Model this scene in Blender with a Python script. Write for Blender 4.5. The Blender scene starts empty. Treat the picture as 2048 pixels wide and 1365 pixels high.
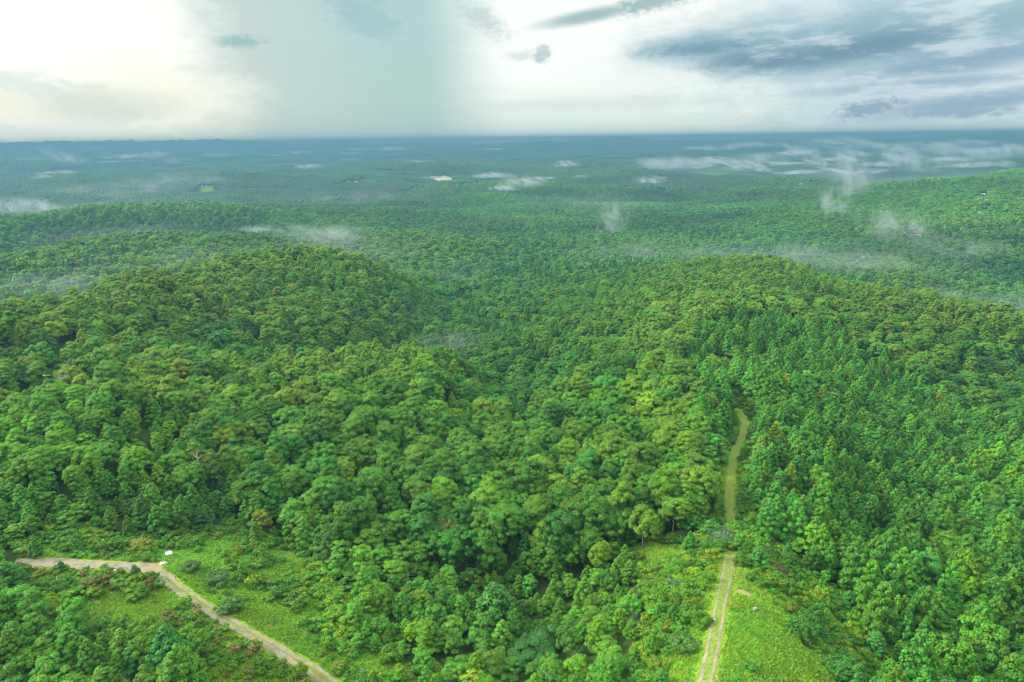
import bpy, math, random
import numpy as np
from math import radians as R
from mathutils import Matrix, Vector

S = bpy.context.scene
COL = S.collection
random.seed(7)
RNG = np.random.default_rng(11)

# ------------------------------------------------------------------ camera
CAM_H = 100.0
PITCH, ROLL, FPX = 16.5, 0.75, 1365.0          # degrees, degrees, focal length in pixels of the 2048 px wide photograph
p_, r_ = R(PITCH), R(ROLL)
FW = np.array([0, math.cos(p_), -math.sin(p_)])
R0 = np.array([1.0, 0, 0]); U0 = np.array([0, math.sin(p_), math.cos(p_)])
RT = R0 * math.cos(r_) - U0 * math.sin(r_)
UP = U0 * math.cos(r_) + R0 * math.sin(r_)
cam = bpy.data.objects.new('camera', bpy.data.cameras.new('camera'))
COL.objects.link(cam)
cam.data.sensor_width = 36.0
cam.data.lens = 36.0 * FPX / 2048.0
cam.data.clip_start = 0.5; cam.data.clip_end = 90000
M = Matrix(((RT[0], UP[0], -FW[0], 0), (RT[1], UP[1], -FW[1], 0), (RT[2], UP[2], -FW[2], CAM_H), (0, 0, 0, 1)))
cam.matrix_world = M
S.camera = cam

# ------------------------------------------------------------------ light
S.view_settings.view_transform = 'Standard'; S.view_settings.look = 'None'
S.view_settings.exposure = 1.08; S.view_settings.gamma = 1
SUN_EL, SUN_AZ = 30.0, -84.0                    # azimuth measured from the view direction (+y), negative = left
sun = bpy.data.objects.new('sun', bpy.data.lights.new('sun', 'SUN'))
COL.objects.link(sun)
sun.data.energy = 3.8; sun.data.angle = R(16); sun.data.color = (1, 0.965, 0.88)
sd = Vector((math.sin(R(SUN_AZ)) * math.cos(R(SUN_EL)), math.cos(R(SUN_AZ)) * math.cos(R(SUN_EL)), math.sin(R(SUN_EL))))
sun.rotation_euler = sd.to_track_quat('Z', 'Y').to_euler()

S.render.engine = 'CYCLES'
cy = S.cycles
cy.max_bounces = 5; cy.diffuse_bounces = 3; cy.glossy_bounces = 1; cy.transmission_bounces = 3
cy.transparent_max_bounces = 8; cy.volume_bounces = 0; cy.use_denoising = True
cy.volume_step_rate = 1.0; cy.volume_max_steps = 128
cy.sample_clamp_indirect = 4.0; cy.filter_width = 1.1
try:
    cy.denoising_prefilter = 'ACCURATE'
except Exception:
    pass


def srgb(r, g, b):
    f = lambda c: (c / 255 / 12.92) if c / 255 <= 0.04045 else ((c / 255 + 0.055) / 1.055) ** 2.4
    return (f(r), f(g), f(b))


class X:
    """a node socket with arithmetic"""
    tree = None
    def __init__(s, sock): s.s = sock
    @staticmethod
    def m(op, *a, clamp=False):
        n = X.tree.nodes.new('ShaderNodeMath'); n.operation = op; n.use_clamp = clamp
        for i, v in enumerate(a):
            if isinstance(v, X): X.tree.links.new(v.s, n.inputs[i])
            else: n.inputs[i].default_value = v
        return X(n.outputs[0])
    def __add__(s, o): return X.m('ADD', s, o)
    __radd__ = __add__
    def __sub__(s, o): return X.m('SUBTRACT', s, o)
    def __rsub__(s, o): return X.m('SUBTRACT', o, s)
    def __mul__(s, o): return X.m('MULTIPLY', s, o)
    __rmul__ = __mul__
    def __truediv__(s, o): return X.m('DIVIDE', s, o)
    def __neg__(s): return X.m('MULTIPLY', s, -1.0)


def sstep(v, a, b, lo=0.0, hi=1.0):
    n = X.tree.nodes.new('ShaderNodeMapRange'); n.interpolation_type = 'SMOOTHSTEP'
    X.tree.links.new(v.s, n.inputs['Value'])
    n.inputs['From Min'].default_value = a; n.inputs['From Max'].default_value = b
    n.inputs['To Min'].default_value = lo; n.inputs['To Max'].default_value = hi
    return X(n.outputs[0])


def mixc(f, a, b, blend='MIX'):
    n = X.tree.nodes.new('ShaderNodeMix'); n.data_type = 'RGBA'; n.blend_type = blend
    if isinstance(f, X): X.tree.links.new(f.s, n.inputs[0])
    else: n.inputs[0].default_value = f
    for v, k in ((a, 6), (b, 7)):
        if isinstance(v, X): X.tree.links.new(v.s, n.inputs[k])
        else: n.inputs[k].default_value = (*v, 1)
    return X(n.outputs[2])


def comb(x, y, z):
    n = X.tree.nodes.new('ShaderNodeCombineXYZ')
    for i, v in enumerate((x, y, z)):
        if isinstance(v, X): X.tree.links.new(v.s, n.inputs[i])
        else: n.inputs[i].default_value = v
    return X(n.outputs[0])


def noise(vec, scale, detail=4.0, rough=0.55, lac=2.0, dist=0.0, dims='3D'):
    n = X.tree.nodes.new('ShaderNodeTexNoise'); n.noise_dimensions = dims
    if vec is not None: X.tree.links.new(vec.s, n.inputs['Vector'])
    n.inputs['Scale'].default_value = scale; n.inputs['Detail'].default_value = detail
    n.inputs['Roughness'].default_value = rough; n.inputs['Lacunarity'].default_value = lac
    n.inputs['Distortion'].default_value = dist
    return X(n.outputs[0])


def px_dir(x, y):
    d = FW * FPX + RT * (x - 1024) - UP * (y - 682.5)
    return d / np.linalg.norm(d)


def px_azel(x, y):
    d = px_dir(x, y)
    return math.degrees(math.atan2(d[0], d[1])), math.degrees(math.asin(d[2]))


# ------------------------------------------------------------------ sky (world)
W = bpy.data.worlds.new('World'); S.world = W; W.use_nodes = True
T = W.node_tree; T.nodes.clear(); X.tree = T
tc = T.nodes.new('ShaderNodeTexCoord')
sep = T.nodes.new('ShaderNodeSeparateXYZ'); T.links.new(tc.outputs['Generated'], sep.inputs[0])
vx, vy, vz = (X(sep.outputs[i]) for i in range(3))
AZ = X.m('ARCTAN2', vx, vy) * 57.2958
EL = X.m('ARCSINE', vz) * 57.2958
base_vec = comb(AZ * 0.1, EL * 0.22, 0.0)
w1 = noise(base_vec, 1.3, 6, 0.6) - 0.5
w2 = noise(comb(AZ * 0.1 + 7.3, EL * 0.22 + 3.1, 0.0), 1.3, 6, 0.6) - 0.5
w3 = noise(comb(AZ * 0.55, EL * 1.1, 2.0), 1.4, 5, 0.65) - 0.5
nF = noise(comb(AZ * 0.33, EL * 0.85, 3.0), 1.0, 8, 0.62, dist=0.6) - 0.5      # ragged detail shared by all the clouds
nH = noise(comb(AZ * 1.5, EL * 2.6, 3.0), 1.0, 6, 0.65, dist=0.5) - 0.5
nG = noise(comb(AZ * 0.10, EL * 0.42, 8.0), 1.0, 6, 0.6, dist=0.4) - 0.5
AW = AZ + w1 * 7.0 + w3 * 1.8
EW = EL + w2 * 2.6 + w3 * 1.1


def blob(px, py, rx, ry, ang=0.0, soft=0.5, strength=1.0, rag=1.0):
    """a ragged cloud centred on a direction; radii in degrees"""
    a, e = px_azel(px, py)
    A = AZ + w3 * (0.8 * rag) - a; E = EL + w3 * (0.35 * rag) - e
    c, s = math.cos(R(ang)), math.sin(R(ang))
    u = (A * c + E * s) / rx; v = (E * c - A * s) / ry
    r = X.m('SQRT', u * u + v * v) - nF * ((2.1 if rx < 3.5 else 1.5) * rag) - nG * (1.1 * rag) - nH * (2.6 if rx < 3.5 else 0.3)
    return sstep(r, 1 + soft, 1 - soft, 0, strength)


def union(*b):
    o = b[0]
    for k in b[1:]: o = X.m('MAXIMUM', o, k)
    return o

# base: pale bright overcast, slightly greener and darker towards the horizon
c = mixc(sstep(EL, 0, 6), srgb(226, 240, 230), srgb(250, 254, 248))
c = mixc(sstep(noise(comb(AZ * 0.05, EL * 0.35, 5.0), 1.5, 5) * 1.0, 0.4, 0.7, 0, 0.35), c, srgb(228, 238, 232))
# left side: cumulus walls, warm cream lit tops
lowleft = sstep(AW, 0, -22) * sstep(EW, 8.0, 4.0)
c = mixc(lowleft * 0.75, c, srgb(226, 229, 214))
c = mixc(blob(60, 60, 14, 7, 0, 0.35, 1.0), c, (1.0, 1.0, 0.93))
c = mixc(blob(300, 185, 5, 2.2, 0, 0.7, 0.75), c, srgb(246, 247, 226))
c = mixc(blob(60, 195, 5.2, 1.5, -10, 0.35, 0.7), c, srgb(212, 226, 216))
c = mixc(blob(30, 215, 3.4, 1.0, -8, 0.3, 0.8), c, srgb(248, 247, 228))
c = mixc(blob(210, 208, 4.5, 1.0, 0, 0.5, 0.6), c, srgb(214, 222, 208))
c = mixc(blob(110, 268, 6, 0.35, 0, 0.4, 0.6), c, srgb(240, 243, 228))
# rain shaft
a0, _ = px_azel(345, 150); a1, _ = px_azel(955, 120)
left_edge = AZ + w1 * 9.0 + w3 * 3.0 + EL * 0.42 - 5.0
shaft = sstep(left_edge, a0 - 2.8, a0 + 4.0) * sstep(AZ + w1 * 3.0 + EL * 0.06, a1 + 3.4, a1 - 4.0)
streak = noise(comb(AZ * 0.7, EL * 0.03, 9.0), 1.0, 3, 0.5)
rainc = mixc(sstep(EL, 0.5, 9.5), srgb(184, 206, 201), srgb(174, 203, 202))
rainc = mixc(sstep(streak, 0.35, 0.7, 0.0, 0.18), rainc, srgb(158, 200, 193))
rainc = mixc(blob(430, 70, 5.2, 3.2, 20, 0.4, 0.65), rainc, srgb(176, 203, 200))
rainc = mixc(blob(730, 35, 2.6, 1.3, -25, 0.6, 0.8), rainc, srgb(146, 184, 186))
rainc = mixc(blob(830, 120, 4.0, 6.0, 0, 0.6, 0.4), rainc, srgb(160, 200, 194))
rainc = mixc(sstep(AZ + w1 * 6, -10, -22, 0, 0.7), rainc, srgb(200, 212, 206))
c = mixc(shaft * 0.94, c, rainc)
c = mixc(blob(477, 83, 1.35, 0.36, 0, 0.8, 0.8, 0.25), c, srgb(140, 180, 180))
c = mixc(blob(968, 40, 1.7, 0.7, -30, 0.9, 0.55, 0.5), c, srgb(160, 186, 186))
# right of the shaft
c = mixc(blob(1045, 112, 1.4, 0.35, 0, 0.6, 0.55, 0.3), c, srgb(195, 208, 208))
c = mixc(blob(1085, 108, 0.65, 0.62, 40, 0.5, 0.75, 0.3), c, srgb(172, 196, 200))
c = mixc(blob(1190, 208, 9, 0.5, 0, 0.6, 0.55, 0.4), c, srgb(214, 226, 222))
c = mixc(union(blob(1180, 32, 3.6, 0.45, 9, 0.7, 0.9, 0.25), blob(1290, 8, 2.8, 0.55, 9, 0.7, 0.9, 0.3)), c, srgb(150, 180, 182))
c = mixc(blob(1620, 40, 10, 2.4, 4, 0.5, 0.6), c, srgb(206, 222, 226))
c = mixc(blob(1900, 130, 13, 4.6, 5, 0.45, 0.8), c, srgb(196, 214, 222))
bank = union(blob(1620, 75, 11, 2.3, 4, 0.8, 1.0, 0.8), blob(1960, 90, 8, 3.6, 6, 0.8, 1.0, 0.8))
c = mixc(bank * 0.5, c, srgb(182, 207, 216))
big = union(blob(1400, 94, 4.6, 1.0, 3, 0.6, 1.0, 0.3), blob(1540, 98, 5.6, 1.9, 2, 0.6, 1.0, 0.35), blob(1720, 80, 6.8, 1.9, 7, 0.65, 1.0, 0.35), blob(1980, 52, 6.0, 1.3, 12, 0.6, 0.9, 0.4))
c = mixc(big * 0.95, c, srgb(142, 178, 190))
core = union(blob(1560, 120, 5.0, 0.75, 0, 0.8, 1.0, 0.3), blob(1720, 96, 5.8, 0.8, 6, 0.8, 1.0, 0.3), blob(1410, 98, 3.0, 0.4, 2, 0.8, 0.8, 0.3))
c = mixc(core * 0.9, c, srgb(108, 144, 163))
low = union(blob(1960, 112, 5.5, 0.8, 5, 0.7, 0.9, 0.5), blob(1880, 134, 5.0, 0.5, 3, 0.7, 0.9, 0.5), blob(1830, 170, 6.0, 0.36, 2, 0.8, 0.7, 0.5),
            blob(1735, 217, 1.9, 0.5, 8, 0.5, 0.9, 0.4), blob(1960, 203, 5.4, 0.6, 6, 0.7, 0.85, 0.5), blob(1900, 224, 3.4, 0.35, 0, 0.6, 0.8, 0.4))
c = mixc(low * 0.9, c, srgb(128, 160, 184))
c = mixc(sstep(nF * 1.0, 0.05, 0.25, 0, 0.15) * sstep(AZ, 14, 26) * sstep(EL, 3.5, 6), c, srgb(236, 243, 243))
wisp = sstep(noise(comb(AZ * 0.16, EL * 0.75, 1.0), 1.6, 6, 0.6), 0.48, 0.68) * sstep(AZ, 10, 22) * sstep(EL, 1.5, 3)
c = mixc(wisp * 0.5, c, srgb(228, 238, 240))
# the clear-sky light behind the cloud, and a brighter cloud deck overhead
nish = T.nodes.new('ShaderNodeTexSky'); nish.sky_type = 'NISHITA'; nish.sun_disc = False
nish.sun_elevation = R(SUN_EL); nish.sun_rotation = R(SUN_AZ)
bgN = T.nodes.new('ShaderNodeBackground'); T.links.new(nish.outputs[0], bgN.inputs[0]); bgN.inputs[1].default_value = 0.08
bgC = T.nodes.new('ShaderNodeBackground'); T.links.new(c.s, bgC.inputs[0])
deck = sstep(EL, 18, 55, 0.52, 1.65)
T.links.new(deck.s, bgC.inputs[1])
mixb = T.nodes.new('ShaderNodeMixShader'); mixb.inputs[0].default_value = 0.96
T.links.new(bgN.outputs[0], mixb.inputs[1]); T.links.new(bgC.outputs[0], mixb.inputs[2])
wo = T.nodes.new('ShaderNodeOutputWorld'); T.links.new(mixb.outputs[0], wo.inputs[0])


# ------------------------------------------------------------------ helpers
def tag(o, label=None, cat=None, group=None, kind=None):
    if label: o['label'] = label
    if cat: o['category'] = cat
    if group: o['group'] = group
    if kind: o['kind'] = kind
    return o


def vnoise(x, y, seed=0):
    xi = np.floor(x).astype(np.int64); yi = np.floor(y).astype(np.int64)
    fx = x - xi; fy = y - yi
    fx = fx * fx * fx * (fx * (fx * 6 - 15) + 10); fy = fy * fy * fy * (fy * (fy * 6 - 15) + 10)
    def h(a, b):
        v = (a * 374761393 + b * 668265263 + seed * 974634777) & 0xFFFFFFFF
        v = ((v ^ (v >> 13)) * 1274126177) & 0xFFFFFFFF
        return ((v ^ (v >> 16)) & 0xFFFF) / 65535.0
    a = h(xi, yi); b = h(xi + 1, yi); c_ = h(xi, yi + 1); d = h(xi + 1, yi + 1)
    return (a * (1 - fx) + b * fx) * (1 - fy) + (c_ * (1 - fx) + d * fx) * fy - 0.5


def fbm(x, y, scale, oct=4, seed=0, gain=0.5):
    o = 0; amp = 1.0; tot = 0
    for i in range(oct):
        o = o + amp * vnoise(x / scale * 2 ** i + 17.3 * i, y / scale * 2 ** i - 9.1 * i, seed + i)
        tot += amp; amp *= gain
    return o / tot * 2


# ------------------------------------------------------------------ terrain heights
# canopy or ground points read off the photograph: (x, y, kind, value, height of what grows there); kind 'z': height known, 'd': distance known
CP = []
def colpts(x, rows):
    for r in rows:
        if len(r) == 2:                       # hidden ground: (distance, ground z)
            az = R(px_azel(x, 300)[0]); CP.append((az, math.log(r[0]), r[1])); continue
        y, k, v, h = r
        d = px_dir(x, y); hor = math.hypot(d[0], d[1]); t = -d[2] / hor
        dist = (CAM_H - v) / t if k == 'z' else v
        zc = CAM_H - dist * t
        CP.append((math.atan2(d[0], d[1]), math.log(dist), zc - h))

far = [(400, 'z', -78, 15), (375, 'z', -82, 15), (350, 'z', -84, 15), (335, 'z', -80, 15)]
colpts(0, [(1365, 'z', -3, 9), (1250, 'z', -2, 9), (1130, 'z', -9, 0), (1000, 'z', 2, 12), (900, 'z', 6, 12), (800, 'z', 9, 13), (700, 'z', 9, 15), (620, 'z', 9, 15),
           (592, 'd', 445, 15), (620, -48), (575, 'd', 830, 15), (505, 'd', 1050, 15), (1250, -92), (432, 'd', 1500, 15), (1750, -105)] + far)
colpts(200, [(1365, 'z', -4, 9), (1250, 'z', -4, 8), (1160, 'z', -7, 2), (1120, 'z', -8, 0), (1060, 'z', -3, 9), (950, 'z', 1, 13), (850, 'z', 7, 12), (780, 'z', 12, 12), (700, 'z', 9, 15),
             (600, 'z', 5, 15), (556, 'd', 500, 15), (650, -52), (520, 'd', 900, 15), (472, 'd', 1150, 15), (1350, -92), (410, 'd', 1600, 15), (1900, -105), (375, 'z', -80, 15), (350, 'z', -84, 15)])
colpts(400, [(1365, 'z', -9, 2), (1250, 'z', -10, 1), (1150, 'z', -10, 2), (1090, 'z', -9, 4), (1000, 'z', -5, 13), (900, 'z', -2, 15), (800, 'z', 0, 15), (740, 'z', 0, 15), (700, 'z', -10, 15),
             (640, 'z', -10, 15), (560, 'z', -3, 15), (515, 'd', 600, 15), (730, -55), (490, 'd', 950, 15), (465, 'd', 1150, 15), (1380, -90), (407, 'd', 1620, 15), (1900, -105), (380, 'z', -80, 15), (350, 'z', -84, 15)])
colpts(600, [(1365, 'z', -13, 3), (1250, 'z', -12, 4), (1150, 'z', -12, 5), (1050, 'z', -8, 12), (950, 'z', -6, 15), (850, 'z', -5, 15), (760, 'z', -4, 15), (700, 'z', -7, 15), (410, -55),
             (640, 'd', 470, 15), (560, 'd', 590, 15), (493, 'd', 690, 15), (830, -66), (470, 'd', 1250, 15), (440, 'd', 1500, 15), (412, 'd', 1850, 15), (2100, -105), (380, 'z', -80, 15), (350, 'z', -84, 15)])
colpts(300, [(534, 'd', 548, 15)])
colpts(480, [(560, 'd', 560, 15), (499, 'd', 650, 15), (800, -60)])
colpts(670, [(560, 'd', 600, 15), (498, 'd', 695, 15), (840, -66)])
colpts(720, [(700, 'z', -8, 15), (672, 'z', -12, 15), (415, -58), (600, 'd', 560, 15), (505, 'd', 690, 15), (820, -70), (455, 'd', 1350, 15), (425, 'd', 1750, 15)])
colpts(850, [(1365, 'z', -15, 5), (1250, 'z', -14, 6), (1150, 'z', -13, 9), (1050, 'z', -10, 14), (950, 'z', -10, 15), (850, 'z', -11, 15), (760, 'z', -10, 15), (682, 'z', -14, 15), (460, -68),
             (640, 'd', 570, 15), (600, 'd', 650, 15), (560, 'd', 780, 15), (520, 'd', 960, 15), (462, 'd', 1150, 15), (1400, -98), (430, 'd', 1750, 15), (400, 'd', 2250, 15), (375, 'z', -82, 15), (350, 'z', -82, 15), (328, 'd', 5000, 15), (5700, -115)])
colpts(1000, [(1365, 'z', -15, 6), (1250, 'z', -17, 6), (1180, 'z', -22, 9), (1100, 'z', -14, 13), (1000, 'z', -10, 15), (900, 'z', -11, 15), (830, 'z', -22, 15), (785, 'z', -42, 15), (740, 'z', -47, 15), (700, 'z', -42, 15),
              (650, 'z', -49, 15), (600, 'z', -56, 15), (560, 'z', -63, 15), (520, 'z', -69, 15), (480, 'z', -74, 15), (450, 'z', -79, 15), (420, 'z', -81, 15)] + far)
colpts(1200, [(1365, 'z', -7, 6), (1250, 'z', -8, 7), (1150, 'z', -11, 10), (1050, 'z', -9, 14), (950, 'z', -9, 15), (850, 'z', -13, 15), (750, 'z', -16, 15), (650, 'z', -27, 15), (600, 'z', -35, 15), (560, 'd', 760, 15),
              (900, -82), (500, 'z', -76, 15), (450, 'z', -79, 15), (420, 'z', -80, 15)] + far)
colpts(1440, [(1365, 'z', 6, 0), (1191, 'z', 2, 0), (1104, 'z', -8, 0), (1055, 'z', -13, 0), (960, 'z', -17, 0), (880, 'z', -20, 0), (820, 'z', -22, 0), (760, 'z', -15, 8), (700, 'z', -14, 10), (650, 'z', -10, 12),
              (600, 'z', -7, 14), (560, 'z', -10, 15), (514, 'd', 770, 15), (960, -82), (497, 'z', -84, 15), (450, 'z', -76, 15), (430, 'z', -70, 15), (400, 'z', -70, 15), (370, 'z', -72, 15), (346, 'd', 3200, 15), (3700, -115), (325, 'z', -85, 15)])
colpts(1600, [(1365, 'z', 3, 1), (1250, 'z', 0, 3), (1150, 'z', -4, 6), (1050, 'z', -6, 9), (950, 'z', -9, 9), (850, 'z', -13, 10), (750, 'z', -17, 10), (650, 'z', -17, 13), (600, 'z', -15, 15), (560, 'z', -18, 15), (527, 'd', 790, 15),
              (960, -90), (505, 'z', -86, 15), (470, 'z', -74, 15), (430, 'z', -62, 15), (400, 'z', -60, 15), (370, 'z', -60, 15), (343, 'd', 3100, 15), (3600, -115), (325, 'z', -85, 15)])
colpts(1800, [(1365, 'z', -4, 7), (1250, 'z', -8, 8), (1150, 'z', -12, 9), (1050, 'z', -18, 9), (950, 'z', -26, 10), (850, 'z', -33, 12), (750, 'z', -32, 13), (700, 'z', -29, 14), (650, 'z', -26, 15), (600, 'z', -22, 15), (563, 'd', 620, 15),
              (800, -95), (530, 'd', 1000, 15), (500, 'z', -76, 15), (470, 'z', -66, 15), (430, 'z', -54, 15), (400, 'z', -42, 15), (370, 'z', -30, 15), (352, 'd', 2150, 15), (2550, -108), (325, 'z', -85, 15)])
colpts(2048, [(1365, 'z', -8, 8), (1250, 'z', -14, 8), (1150, 'z', -20, 9), (1050, 'z', -28, 10), (950, 'z', -36, 11), (850, 'z', -42, 13), (750, 'z', -42, 15), (700, 'z', -40, 15), (650, 'z', -37, 15), (602, 'd', 570, 15),
              (790, -98), (540, 'z', -80, 15), (500, 'z', -62, 15), (450, 'z', -45, 15), (400, 'z', -25, 15), (350, 'z', -8, 15), (330, 'd', 2400, 15), (2900, -108), (305, 'z', -85, 15)])
colpts(-350, [(1365, 'z', -2, 9), (1130, 'z', -6, 5), (900, 'z', 8, 12), (700, 'z', 10, 15), (610, 'd', 430, 15), (640, -50), (510, 'd', 1050, 15), (1300, -92), (440, 'd', 1500, 15), (1800, -105)])
colpts(2400, [(1365, 'z', -20, 8), (1150, 'z', -35, 8), (950, 'z', -48, 12), (750, 'z', -50, 15), (650, 'd', 560, 15), (800, -100), (540, 'z', -82, 15), (450, 'z', -40, 15), (350, 'd', 2300, 15), (2900, -108)])
for az in (-60, -42, -30, -20, -10, 0, 10, 20, 30, 42, 60):
    for d, z in ((40, -4), (9000, -98), (16000, -95), (30000, -90)):
        CP.append((R(az), math.log(d), z))
for az in (-80, 80):
    for d, z in ((60, -6), (200, -20), (700, -40), (2500, -90)):
        CP.append((R(az), math.log(d), z))
P = np.array(CP)
def kern(r2): return np.sqrt(r2 + 0.05 ** 2)
SX = 1.3
A_, L_, Z_ = P[:, 0] * SX, P[:, 1], P[:, 2]
n = len(P)
K = kern((A_[:, None] - A_[None]) ** 2 + (L_[:, None] - L_[None]) ** 2) - 0.004 * 0
Kb = np.zeros((n + 3, n + 3)); Kb[:n, :n] = K + np.eye(n) * -0.012
Kb[:n, n] = 1; Kb[:n, n + 1] = A_; Kb[:n, n + 2] = L_; Kb[n, :n] = 1; Kb[n + 1, :n] = A_; Kb[n + 2, :n] = L_
wts = np.linalg.solve(Kb, np.concatenate([Z_, [0, 0, 0]]))
GA = np.linspace(R(-80), R(80), 260); GL = np.linspace(math.log(20), math.log(45000), 520)
ga, gl = np.meshgrid(GA, GL, indexing='ij')
GZ = np.full(ga.shape, wts[n]) + wts[n + 1] * ga * SX + wts[n + 2] * gl
for i in range(n):
    GZ += wts[i] * kern((ga * SX - A_[i]) ** 2 + (gl - L_[i]) ** 2)
GZ = np.clip(GZ, -125, 40)


def height(x, y):
    x = np.asarray(x, float); y = np.asarray(y, float)
    d = np.hypot(x, y); az = np.arctan2(x, y)
    back = np.clip((np.abs(az) - R(75)) / R(40), 0, 1)
    a = np.clip(az, R(-79.9), R(79.9)); l = np.log(np.clip(d, 20.1, 44900))
    u = (a - GA[0]) / (GA[1] - GA[0]); v = (l - GL[0]) / (GL[1] - GL[0])
    i = np.clip(u.astype(int), 0, len(GA) - 2); j = np.clip(v.astype(int), 0, len(GL) - 2)
    fu = u - i; fv = v - j
    z = (GZ[i, j] * (1 - fu) + GZ[i + 1, j] * fu) * (1 - fv) + (GZ[i, j + 1] * (1 - fu) + GZ[i + 1, j + 1] * fu) * fv
    z = z * (1 - back) + (-20) * back
    t1 = np.clip((l - math.log(900)) / (math.log(2600) - math.log(900)), 0, 1)
    t2 = np.clip((l - math.log(3000)) / (math.log(7000) - math.log(3000)), 0, 1)
    z = z + t1 * 34 * fbm(x, y, 480, 3, 5) + np.clip((d - 1500) / 900, 0, 1) * 46 * fbm(x * 0.75, y * 1.5, 760, 3, 15) + t2 * 60 * fbm(x, y, 1300, 3, 9) + t2 * 55 * fbm(x * 0.6, y * 1.6, 900, 2, 19)
    t0 = np.clip((d - 150) / 300, 0, 1)
    z = z + t0 * 3.5 * fbm(x, y, 70, 3, 3) + 0.35 * fbm(x, y, 9, 2, 4)
    for bx_, by_, bh, br in ((-430, 4150, 62, 420), (-940, 4050, 30, 300)):      # knolls that carry the hay fields
        z = z + bh * np.exp(-((x - bx_) ** 2 + ((y - by_) * 1.5) ** 2) / br ** 2)
    # far blue mountains on the left
    azd = np.degrees(az)
    m = 0
    for px, hgt, w in ((-260, 170, 3.5), (-120, 165, 3.0), (-20, 160, 2.2), (45, 155, 1.6), (110, 172, 1.4), (175, 160, 1.5), (240, 172, 1.4), (330, 178, 1.7), (420, 120, 1.9), (520, 60, 2.5)):
        a0_ = px_azel(px, 285)[0]
        m = np.maximum(m, hgt * np.exp(-((azd - a0_) / w) ** 2))
    m = m + 22 * fbm(x, y, 900, 3, 31) * np.clip(m / 200, 0, 1)
    m = m * 1.15
    z = z + m * np.exp(-((l - math.log(12700)) / 0.05) ** 2)
    t3 = np.clip((l - math.log(6500)) / (math.log(12500) - math.log(6500)), 0, 1)
    z = z + t3 * (92 + 55 * fbm(x, y, 2600, 3, 44))
    z = np.minimum(z, 118)
    return z


def project(x, y, z):
    v = np.stack([x, y, z - CAM_H], -1)
    f = v @ FW
    f = np.where(f < 1e-3, 1e-3, f)
    return 1024 + FPX * (v @ RT) / f, 682.5 - FPX * (v @ UP) / f, f


def ground_at(px, py, tall=0.0):
    """the ground point a pixel of the photograph looks at (or the point TALL metres over the ground)"""
    d = px_dir(px, py)
    t = 40.0 * 1.004 ** np.arange(1600)
    hit = CAM_H + d[2] * t < height(d[0] * t, d[1] * t) + tall
    k = int(np.argmax(hit)) if hit.any() else 1599
    t = np.linspace(t[max(k - 1, 0)], t[k], 40)
    hit = CAM_H + d[2] * t < height(d[0] * t, d[1] * t) + tall
    q = d * t[int(np.argmax(hit)) if hit.any() else -1]
    return q[0], q[1], float(height(q[0], q[1]))


def inpoly(px, py, poly):
    px = np.asarray(px); py = np.asarray(py); r = np.zeros(px.shape, bool)
    n_ = len(poly)
    for i in range(n_):
        x1, y1 = poly[i]; x2, y2 = poly[(i + 1) % n_]
        c_ = ((y1 > py) != (y2 > py)) & (px < (x2 - x1) * (py - y1) / (y2 - y1 + 1e-9) + x1)
        r ^= c_
    return r


def dist_line(x, y, pts):
    d = np.full(np.shape(x), 1e9)
    for (x1, y1), (x2, y2) in zip(pts[:-1], pts[1:]):
        L = (x2 - x1) ** 2 + (y2 - y1) ** 2
        t = np.clip(((x - x1) * (x2 - x1) + (y - y1) * (y2 - y1)) / L, 0, 1)
        d = np.minimum(d, np.hypot(x - x1 - t * (x2 - x1), y - y1 - t * (y2 - y1)))
    return d


def mesh_obj(name, verts, faces, mats, parent=None, mat_idx=None, smooth=False, link=True):
    me = bpy.data.meshes.new(name)
    verts = np.asarray(verts, np.float32); 
    if isinstance(faces, np.ndarray):
        k = faces.shape[1]; nf = len(faces)
        me.vertices.add(len(verts)); me.vertices.foreach_set('co', verts.ravel())
        me.loops.add(nf * k); me.loops.foreach_set('vertex_index', faces.astype(np.int32).ravel())
        me.polygons.add(nf); me.polygons.foreach_set('loop_start', np.arange(0, nf * k, k, dtype=np.int32))
        me.polygons.foreach_set('loop_total', np.full(nf, k, np.int32))
        me.update(calc_edges=True)
    else:
        me.from_pydata([tuple(v) for v in verts.tolist()], [], faces); me.update()
    for m in mats: me.materials.append(m)
    if mat_idx is not None: me.polygons.foreach_set('material_index', np.asarray(mat_idx, np.int32))
    if smooth: me.polygons.foreach_set('use_smooth', np.ones(len(me.polygons), bool))
    o = bpy.data.objects.new(name, me)
    if link: COL.objects.link(o)
    if parent: o.parent = parent
    return o


# ------------------------------------------------------------------ materials
def new_mat(name):
    m = bpy.data.materials.new(name); m.use_nodes = True
    t = m.node_tree; t.nodes.clear(); X.tree = t
    out = t.nodes.new('ShaderNodeOutputMaterial')
    return m, t, out


def attr(name, kind='GEOMETRY', out='Color'):
    n_ = X.tree.nodes.new('ShaderNodeAttribute'); n_.attribute_type = kind; n_.attribute_name = name
    return X(n_.outputs[out])


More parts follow.
